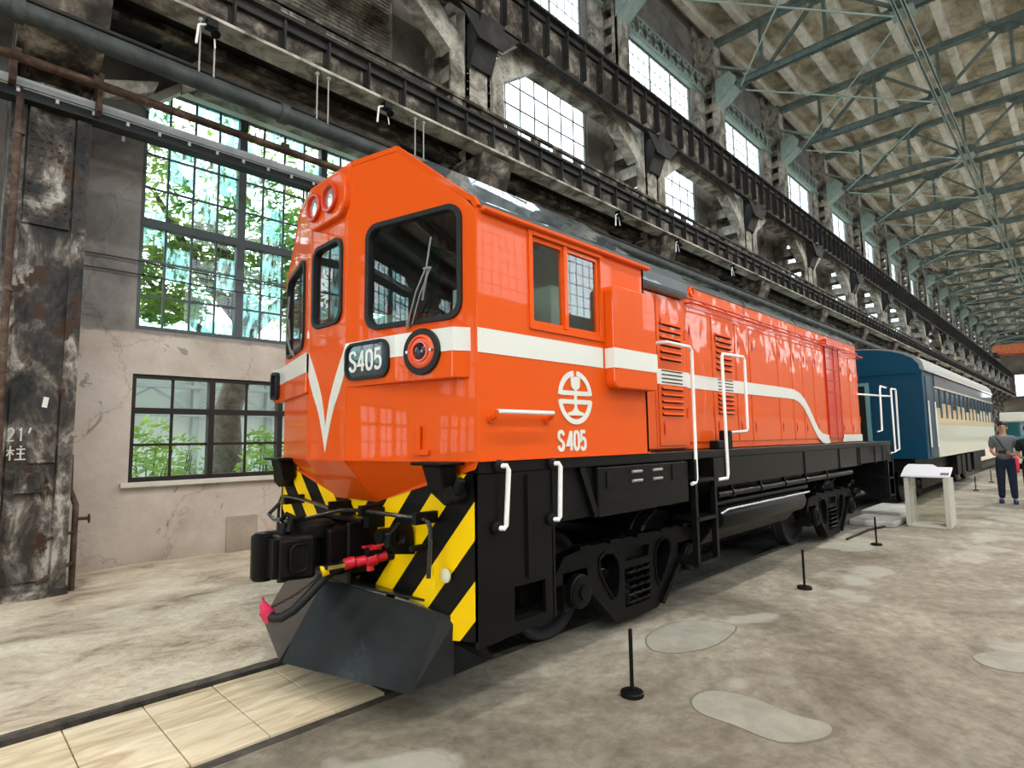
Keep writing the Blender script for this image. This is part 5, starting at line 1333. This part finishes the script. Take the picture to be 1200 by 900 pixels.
s = MB(); s.box(xs, XK2, KY0-.004, KY0+.03, 1.80, 1.95); Kp(s, 'waist_band', COACHT)
s = MB(); s.box(xs, XK2, KY0, KY0+.03, 2.66, 2.95); Kp(s, 'letter_board', simple('coach_maroon_brown', (.03, .02, .025), .3, coat=.35), bevel=.004)
s = MB(); s.box(xs, XK2, KY0-.02, KY0+.02, 2.63, 2.67); s.box(xs, XK2, KY0-.03, KY0+.02, 2.95, 2.99); Kp(s, 'side_moulding', COACHC)
x = xs; i = 0
while x < XK2-.6:
    s = MB(); s.box(x+.56, x+.76, KY0-.002, KY0+.03, 1.95, 2.64); Kp(s, 'window_pillar', BLUE)
    s = MB(); s.box(x+.03, x+.53, KY0+.006, KY0+.012, 1.95, 2.30 if i % 3 else 2.18); i += 1; Kp(s, 'window_blind', COACHT)
    s = MB(); s.box(x, x+.56, KY0+.012, KY0+.018, 1.95, 2.64); g = Kp(s, 'coach_window', simple('coach_glass', (.02, .03, .035), .15, coat=.3))
    x += .76
s = MB(); s.box(XK+.2, XK2-.2, KY0+.3, KY1-.3, .75, 1.05)
for x in (19.2, 20.0, 21.0, 22.3): s.box(x, x+.6, KY0+.1, KY0+.7, .5, 1.0)
Kp(s, 'underframe', BLACKM)
for cx in (17.2, 25.0):
    s = MB(); s.box(cx-1.3, cx+1.3, KY0+.35, KY0+.45, .35, .75); s.box(cx-1.3, cx+1.3, KY1-.45, KY1-.35, .35, .75)
    for ax in (-.9, .9):
        for y in (YC-.6, YC+.5): s.lathe((cx+ax, y, .43), (0, 1, 0), [(0, .43), (.1, .43)], 24)
        s.cyl((cx+ax, YC-.7, .43), (cx+ax, YC+.7, .43), .06, 10)
    Kp(s, 'coach_bogie', BLACKM)
s = MB(); s.box(XK-.35, XK, YC-.12, YC+.12, .72, 1.0); s.lathe((XK-.45, YC, .72), (0, 0, 1), [(0, .12), (.28, .12)], 14); Kp(s, 'coach_coupler', BLACKM)
s = MB(); s.lathe((XK-.05, KY0+.35, .78), (-1, 0, 0), [(0, .10), (.05, .10), (.07, .07)], 16); Kp(s, 'red_tail_disc', RED, smooth=True)

# pale railcar beyond the coach
e = empty('railcar', (33, .6, 0), 'pale railcar with a dark window band standing far beyond the coach', 'railcar')
CW = simple('railcar_cream', (.68, .68, .60), .4, coat=.3)
s = MB(); s.box(0, 10, -3.2, 2.1, .25, 1.25); s.box(0, 10, -3.2, 2.1, 2.05, 2.45); s.box(.05, 10, -3.15, 2.05, 1.25, 2.05); s.build('body', CW, e, bevel=.03)
s = MB(); s.box(-.01, .04, -3.1, 1.95, 1.42, 2.02); s.build('window_band', simple('railcar_teal_glass', (.02, .09, .10), .1, coat=1), e)
s = MB(); s.box(-.02, .03, -3.2, 2.1, 1.25, 1.42); s.build('waist_stripe', simple('railcar_teal', (.05, .2, .22), .4), e)
s = MB()
for y in (-2.6, 1.3): s.box(.4, 9.6, y, y+.4, 0.0, .3)
s.build('bogies', BLACKM, e)
# red fire extinguisher
e = empty('fire_extinguisher', (30.4, 2.15, 0), 'red fire extinguisher standing on the floor beyond the coach', 'fire extinguisher')
s = MB(); s.lathe((0, 0, 0), (0, 0, 1), [(0, .10), (.02, .13), (.55, .13), (.64, .09), (.68, .04), (.72, .04)], 18); s.build('cylinder', RED, e, smooth=True)
s = MB(); s.tube([(0, 0, .72), (-.1, .05, .78), (-.25, .08, .6), (-.22, .08, .2)], .02, 6); s.box(-.08, .08, -.02, .02, .72, .78); s.build('hose', RUBBER, e, smooth=True)

# ================================================================= STANCHIONS, SIGN STAND
def post(x, y, label):
    e = empty('floor_post', (x, y, 0), label, 'post', 'short black posts beside the track')
    s = MB(); s.cyl((0, 0, .01), (0, 0, .40), .0125, 12); s.build('post', BLACKM, e, smooth=True)
    s = MB(); s.lathe((0, 0, 0), (0, 0, 1), [(0, .072), (.022, .072), (.028, .066), (.03, .02)], 28); s.build('base_disc', BLACKM, e, smooth=True)
for x, y, lb in ((3.177, 2.141, 'nearest short black post with a round base on the concrete, beside the front bogie'),
                 (6.538, 2.227, 'second short black post, standing beside the locomotive fuel tank'),
                 (9.74, 2.493-.2, 'third short black post, standing before the display stand'),
                 (20.45, 2.32, 'short black post below the coach, nearest of the four beside it'),
                 (24.1, 2.32, 'short black post beside the coach, second of the four there'),
                 (27.5, 2.32, 'short black post beside the coach, third of the four there'),
                 (30.0, 2.30, 'short black post at the far end of the coach, last of the row')):
    post(x, y, lb)
# display stand
e = empty('display_stand', (12.1, 2.1, 0), 'white slatted display stand with a sloping printed top beside the locomotive tail', 'display stand'); e.rotation_euler = (0, 0, math.radians(0))
SW = simple('display_white', (.56, .54, .48), .5); 
for y0, nm in ((.23, 'side_panel'), (-.33, 'side_panel')):
    s = MB()
    for i in range(22): s.box(0.0, .55, y0-.035, y0+.035, .02+i*.037, .02+i*.037+.028)
    s.box(.015, .535, y0-.022, y0+.022, 0, .83); s.build(nm, SW, e)
s = MB(); s.prism([(-.03, -.40, .84), (-.03, .30, .84), (.35, .30, .98), (.35, -.40, .98)], (0, 0, .035)); s.prism([(.35, -.2, .98), (.35, .30, .98), (.52, .28, 1.02), (.52, -.1, 1.02)], (0, 0, .03)); s.build('sloping_top', simple('display_top', (.66, .66, .70), .4), e, bevel=.01)
s = MB(); s.box(0, .55, -.30, .20, 0, .03); s.build('bottom_shelf', SW, e)
s = MB(); s.box(.27, .28, -.28, .18, .03, .84); s.build('clear_panel', ACRYL, e)
s = MB(); s.prism([(.01, -.38, .890), (.01, -.26, .890), (.10, -.26, .923), (.10, -.38, .923)], (0, 0, .002)); s.build('printed_square', simple('print_blue_grey', (.1, .12, .2), .5), e)
# low concrete block between loco and stand
s = MB(); s.box(11.6, 13.6, 2.45, 3.15, 0, .10); s.box(12.6, 14.2, 2.55, 3.2, 0, .16); o = s.build('concrete_slab', CONC, bevel=.02); setp(o, 'low pale concrete slab on the floor behind the display stand', 'slab')
s = MB(); s.tube([(9.9, 2.72, .02), (11.0, 2.70, .03), (12.4, 2.45, .02)], .018, 8); o = s.build('cable', RUBBER, smooth=True); setp(o, 'thin black cable on the floor running to the display stand', 'cable')

# smooth repair patches in the concrete
PATCHM = grunge('smooth_floor_repair', [(.35, (.25, .235, .195)), (.6, (.33, .315, .265))], 4, .8, .15, 20); PEDGE = simple('repair_edge', (.17, .15, .115), .9)
def smooth_loop(p, n=4):
    q = []
    for i in range(len(p)):
        a, b, c, d = [Vector(p[(i+j) % len(p)]) for j in (-1, 0, 1, 2)]
        for k in range(n):
            t = k/n; q.append(.5*((2*b)+(c-a)*t+(2*a-5*b+4*c-d)*t*t+(3*b-a-3*c+d)*t**3))
    return q
for lb, pts in (
    ('long oblong smooth repair patch in the concrete, right of the nearest black post', [(3.38, 1.84), (3.57, 1.81), (3.64, 1.59), (3.59, 1.32), (3.6, 1.14), (3.43, 1.12), (3.23, 1.27), (3.24, 1.52), (3.25, 1.73)]),
    ('rounded smooth repair patch in the concrete, behind the nearest black post', [(4.19, 2.65), (4.62, 2.66), (4.86, 2.47), (4.87, 2.23), (4.38, 2.16), (4.04, 2.27), (3.94, 2.46)]),
    ('smooth repair patch in the concrete at the right edge of the picture', [(5.36, 0.71), (5.58, 0.61), (5.68, 0.43), (5.26, 0.41), (5.2, 0.6)]),
    ):
    q = smooth_loop(pts); cx = sum(p.x for p in q)/len(q); cy = sum(p.y for p in q)/len(q)
    e = empty('floor_patch', (cx, cy, 0), lb, 'floor patch')
    s = MB(); s.prism([((p.x-cx)*1.03, (p.y-cy)*1.05, 0.0005) for p in q], (0, 0, .0015)); s.build('patch_edge', PEDGE, e)
    s = MB(); s.prism([(p.x-cx, p.y-cy, 0.001) for p in q], (0, 0, .003)); s.build('patch_surface', PATCHM, e)
# ================================================================= PEOPLE
SKIN = simple('skin', (.45, .25, .17), .55); HAIR = simple('black_hair', (.008, .007, .006), .5)
def skinmesh(name, verts, edges, mats, parent, sub_lv=2, root=0):
    me = bpy.data.meshes.new(name); me.from_pydata([v[:3] for v in verts], edges, [])
    me.materials.append(mats); o = bpy.data.objects.new(name, me); COL.objects.link(o); o.parent = parent
    md = o.modifiers.new('skin', 'SKIN'); md.use_smooth_shade = True
    ly = me.skin_vertices[0].data if me.skin_vertices else None
    if ly is None:
        bm = bmesh.new(); bm.from_mesh(me); bm.verts.layers.skin.verify(); bm.to_mesh(me); bm.free(); ly = me.skin_vertices[0].data
    for i, v in enumerate(verts): ly[i].radius = (v[3], v[4] if len(v) > 4 else v[3]); ly[i].use_root = (i == root)
    sd = o.modifiers.new('subd', 'SUBSURF'); sd.levels = sub_lv; sd.render_levels = sub_lv
    return o
def person(x, y, face, h, label, shirt, pants, shoes, hold=True, cap=None):
    """local frame: faces -x; z up; height 1.8 scaled"""
    e = empty('person', (x, y, 0), label, 'person'); e.rotation_euler = (0, 0, face); k = h/1.80; e.scale = (k, k, k)
    # body: one continuous surface
    V = [(0, 0, .98, .13, .15), (0, 0, 1.12, .11, .14), (0, 0, 1.28, .11, .15), (0, 0, 1.42, .09, .15), (0, 0, 1.50, .055, .06), (-.01, 0, 1.57, .055),
         (-.02, 0, 1.66, .085, .075), (-.02, 0, 1.74, .075, .07)]
    E = [(0, 1), (1, 2), (2, 3), (3, 4), (4, 5), (5, 6), (6, 7)]
    def chain(start, pts):
        p = start
        for q in pts: V.append(q); E.append((p, len(V)-1)); p = len(V)-1
        return p
    hands = []
    for sg in (-1, 1):
        last = chain(3, [(0, sg*.165, 1.43, .055), (.03, sg*.225, 1.16, .040), (-.14, sg*.17, 1.07, .034), (-.24, sg*.10, 1.08, .028), (-.29, sg*.07, 1.10, .032, .022)])
        for j, (dy, L) in enumerate(((-.028, .055), (-.010, .066), (.009, .062), (.026, .048))):
            chain(last, [(-.335, sg*.07+dy, 1.11, .009), (-.335-L*.5, sg*.065+dy*.9, 1.125, .008), (-.335-L*.6, sg*.06+dy*.8, 1.15, .007)])
        chain(last, [(-.29, sg*.035, 1.125, .010), (-.33, sg*.025, 1.145, .008)])
        st = (-.05 if sg < 0 else .06)
        chain(0, [(0, sg*.09, .92, .09), (st*.5-.01, sg*.10, .50, .062), (st*.8+.02, sg*.11, .10, .04), (st*.8-.06, sg*.12, .045, .034), (st*.8-.14, sg*.13, .03, .025)])
    skinmesh('body', V, E, SKIN, e)
    # clothing
    V2 = [(0, 0, .90, .155, .175), (0, 0, 1.10, .14, .17), (0, 0, 1.28, .13, .17), (0, 0, 1.43, .11, .165), (0, 0, 1.50, .085, .11)]
    E2 = [(0, 1), (1, 2), (2, 3), (3, 4)]
    for sg in (-1, 1):
        V2 += [(0, sg*.165, 1.435, .082), (.025, sg*.222, 1.20, .062)]; n_ = len(V2); E2 += [(3, n_-2), (n_-2, n_-1)]
    skinmesh('shirt', V2, E2, shirt, e)
    V3 = [(0, 0, .93, .16, .18), (0, 0, 1.05, .15, .17)]; E3 = [(0, 1)]
    for sg in (-1, 1):
        st = (-.05 if sg < 0 else .06); p = 0
        for q in [(0, sg*.09, .88, .105), (st*.5-.01, sg*.10, .50, .08), (st*.8+.02, sg*.11, .09, .062)]: V3.append(q); E3.append((p, len(V3)-1)); p = len(V3)-1
    skinmesh('trousers', V3, E3, pants, e)
    for sg in (-1, 1):
        st = (-.05 if sg < 0 else .06); s = MB(); s.sphere((st*.8-.05, sg*.12, .055), .055, 14, 8, (2.4, .9, .95)); s.box(st*.8-.17, st*.8+.07, sg*.12-.045, sg*.12+.045, 0, .02); s.build('shoe', shoes, e, smooth=True)
    s = MB(); s.sphere((.022, 0, 1.725), .092, 16, 10, (1.0, .95, .95)); s.build('hair', HAIR, e, smooth=True)
    # face
    s = MB(); s.sphere((-.112, 0, 1.655), .018, 8, 6, (1, .8, 1.4)); s.sphere((.0, .085, 1.66), .022, 8, 6, (.8, .5, 1.4)); s.sphere((.0, -.085, 1.66), .022, 8, 6, (.8, .5, 1.4)); s.build('nose_and_ears', SKIN, e, smooth=True)
    s = MB()
    for sg in (-1, 1): s.sphere((-.098, sg*.032, 1.682), .012, 8, 6); s.box(-.108, -.09, sg*.032-.018, sg*.032+.018, 1.70, 1.707)
    s.build('eyes', HAIR, e, smooth=True)
    s = MB(); s.sphere((-.100, 0, 1.612), .02, 8, 6, (.4, 1.1, .35)); s.build('mouth', simple('lip', (.35, .12, .1), .5), e, smooth=True)
    return e
face = math.atan2(1.3, 17.2)      # faces the camera
p1 = person(17.2, 1.38, face, 1.84, 'man in grey T-shirt and dark jeans with a crossbody strap, holding a phone', simple('grey_tshirt', (.13, .14, .15), .9), simple('navy_jeans', (.012, .018, .04), .9), simple('navy_sneaker', (.03, .06, .14), .6))
s = MB(); s.tube([(-.14, .10, 1.42), (-.17, .02, 1.25), (-.16, -.12, 1.02)], .014, 6); s.tube([(-.12, .12, 1.45), (.05, .12, 1.47), (.13, .05, 1.3), (.15, -.1, 1.05)], .014, 6); s.build('shoulder_strap', RUBBER, p1, smooth=True)
s = MB(); s.box(-.03, .03, -.20, -.05, 0, .018); s.box(-.05, .05, -.005, .07, -.01, .01)
p_ = MB(); p_.box(-.40, -.385, -.03, .10, 1.10, 1.17); p_.box(-.402, -.40, -.02, .09, 1.105, 1.165)
ph = p_.build('phone', BLACK, None, bevel=.004); ph.parent = p1
p2 = person(17.0, .92, face, 1.74, 'person in black T-shirt and dark cap at the right edge of the picture', simple('black_tshirt', (.012, .012, .013), .9), simple('dark_trousers', (.02, .022, .028), .9), simple('white_sneaker', (.7, .7, .68), .6))
s = MB(); s.sphere((.0, 0, 1.735), .108, 16, 8, (1.0, .95, .8)); s.prism([(-.08, -.07, 1.73), (-.08, .07, 1.73), (-.19, .05, 1.715), (-.19, -.05, 1.715)], (0, 0, .012)); s.build('cap', HAIR, p2, smooth=True)

# ================================================================= OUTSIDE
def leafmat():
    mt, nt, b = new_mat('leaf_green')
    tc = node(nt, 'ShaderNodeTexCoord'); n = node(nt, 'ShaderNodeTexNoise'); n.inputs['Scale'].default_value = 1.6; nt.links.new(tc.outputs['Object'], n.inputs['Vector'])
    r = node(nt, 'ShaderNodeValToRGB'); r.color_ramp.elements[0].position = .35; r.color_ramp.elements[1].position = .65
    r.color_ramp.elements[0].color = (.10, .22, .03, 1); r.color_ramp.elements[1].color = (.42, .60, .12, 1)
    nt.links.new(n.outputs['Fac'], r.inputs[0]); nt.links.new(r.outputs[0], b.inputs['Base Color']); b.inputs['Roughness'].default_value = .6
    tl = node(nt, 'ShaderNodeBsdfTranslucent'); nt.links.new(r.outputs[0], tl.inputs[0]); ms = node(nt, 'ShaderNodeMixShader'); ms.inputs[0].default_value = .5
    nt.links.new(b.outputs[0], ms.inputs[1]); nt.links.new(tl.outputs[0], ms.inputs[2]); nt.links.new(ms.outputs[0], nt.nodes['Material Output'].inputs[0])
    return mt
LEAF = leafmat()
def leaves(mb, c, rad, n, size, rnd):
    for _ in range(n):
        while True:
            p = Vector((rnd.uniform(-1, 1), rnd.uniform(-1, 1), rnd.uniform(-1, 1)))
            if p.length < 1: break
        p = Vector(c)+Vector((p.x*rad[0], p.y*rad[1], p.z*rad[2])); a = Vector((rnd.uniform(-1, 1), rnd.uniform(-1, 1), rnd.uniform(-.6, .6))).normalized(); b = a.orthogonal().normalized()
        l = size*rnd.uniform(.6, 1.3); mb.add([p-a*l, p+b*l*.35, p+a*l, p-b*l*.35], [(0, 1, 2, 3)])
def tree(x, y, h, label, trunk, crowns, seed, n=260, size=.12):
    rnd = random.Random(seed); e = empty('tree', (x, y, 0), label, 'tree', 'trees outside the windows')
    s = MB()
    for pts, r in trunk: s.tube(pts, r, 10)
    s.build('trunk', TREEB, e, smooth=True)
    s = MB()
    for c, rad in crowns: leaves(s, c, rad, n, size, rnd)
    s.build('foliage', LEAF, e, flip=False)
    return e
tree(4.15, 12.2, 8, 'leafy tree with a bent trunk outside the arched window', [
    ([(0, 0, -.1), (.05, 0, 1.2), (.0, 0, 2.2), (.25, 0, 3.1), (.35, 0, 4.0), (.0, .1, 5.2), (-.5, .2, 6.4)], [.32, .28, .25, .24, .2, .14, .08]),
    ([(.3, 0, 3.8), (1.2, 0, 4.8), (2.2, 0, 6.0)], [.15, .11, .05]), ([(.3, 0, 4.0), (-.6, 0, 5.0), (-1.4, .1, 6.4)], [.14, .1, .04]), ([(.1, 0, 3.4), (-1.0, .1, 4.2), (-1.8, 0, 5.0)], [.1, .06, .03])],
    [((-1.0, .2, 6.6), (1.3, .9, 1.1)), ((.6, .2, 6.8), (1.4, .9, 1.0)), ((2.0, .2, 6.2), (1.2, .9, 1.1)), ((-1.9, .2, 5.2), (1.0, .8, .7)), ((1.9, .1, 4.6), (.9, .8, .5)), ((-.6, .1, 5.4), (.9, .8, .6)), ((.9, .1, 5.5), (.9, .7, .7)), ((-1.2, 0, 4.2), (.8, .6, .35)), ((-1.9, 0, 7.5), (1.2, .9, .9)), ((1.2, 0, 8.0), (1.8, .9, .9)), ((.2, 0, 6.0), (2.2, .9, 1.2)), ((.9, 0, 4.9), (1.6, .8, .7)), ((-1.0, 0, 4.8), (1.2, .8, .6))], 3, 560, .13)
tree(9.4, 16, 8, 'second leafy tree outside, half hidden behind the locomotive cab', [([(0, 0, -.1), (.1, 0, 2.5), (.0, 0, 5), (.3, 0, 7)], [.25, .22, .15, .06])],
    [((0, 0, 6.5), (2.0, 1.2, 1.4)), ((-1.5, 0, 5.2), (1.4, 1.0, .9)), ((1.2, 0, 5.0), (1.2, 1, 1.0)), ((-1.8, 0, 7.4), (1.2, .9, .9))], 5, 500)
tree(-3.5, 14.0, 8, 'leafy tree outside beyond the left edge of the picture', [([(0, 0, -.1), (.1, 0, 3), (0, 0, 6.5)], [.25, .2, .08])],
    [((0, 0, 6.0), (2.4, 1.2, 1.6)), ((1.2, 0, 4.4), (1.4, 1.0, .9))], 6, 500)
def bush(x, y, w_, h_, seed, label, n=500):
    rnd = random.Random(seed); e = empty('bush', (x, y, 0), label, 'bush', 'bushes outside the low window'); s = MB()
    for i in range(7): s.tube([(rnd.uniform(-.2, .2)*w_, 0, -.05), (rnd.uniform(-.8, .8)*w_, rnd.uniform(-.3, .3), h_*rnd.uniform(.6, .95))], [.02, .008], 5)
    s.build('stems', TREEB, e)
    s = MB(); leaves(s, (0, 0, h_*.55), (w_, .5, h_*.5), n, .09, rnd); s.build('foliage', LEAF, e, flip=False)
bush(2.5, 10.9, .55, 2.0, 11, 'bright green bush outside the left half of the low window'); bush(4.25, 10.6, .45, 1.85, 12, 'bright green bush outside the low window, right of the tree trunk'); bush(5.6, 10.9, .7, 2.2, 13, 'bright green bush outside, just left of the locomotive nose')
bush(3.3, 12.1, .6, 1.7, 14, 'bright green bush outside, directly in front of the tree trunk', 350)
# pale steel-framed shed outside
e = empty('outdoor_shed', (5, 17.5, 0), 'pale steel-framed building outside behind the trees', 'building'); PALE = simple('pale_metal_siding', (.9, .91, .9), .6)
s = MB(); s.box(-16, 16, 0, .3, -.1, 3.9); s.build('wall', PALE, e)
s = MB()
for i in range(17): s.box(-16+i*2, -15.85+i*2, -.25, 0, 0, 3.9)
s.box(-16, 16, -.30, -.1, 2.35, 2.5); s.box(-16, 16, -.30, -.1, 3.1, 3.2)
for i in range(16): s.bar((-16+i*2, -.2, 2.5), (-15+i*2, -.2, 3.1), .05, .05); s.bar((-14+i*2, -.2, 2.5), (-15+i*2, -.2, 3.1), .05, .05)
s.build('steel_frame', simple('pale_grey_frame', (.45, .48, .5), .5), e)
s = MB(); s.prism([(-16.5, -.4, 3.9), (-16.5, 4, 5.0), (-16.5, 4, 5.1), (-16.5, -.4, 4.0)], (33, 0, 0)); s.build('roof', PALE, e)
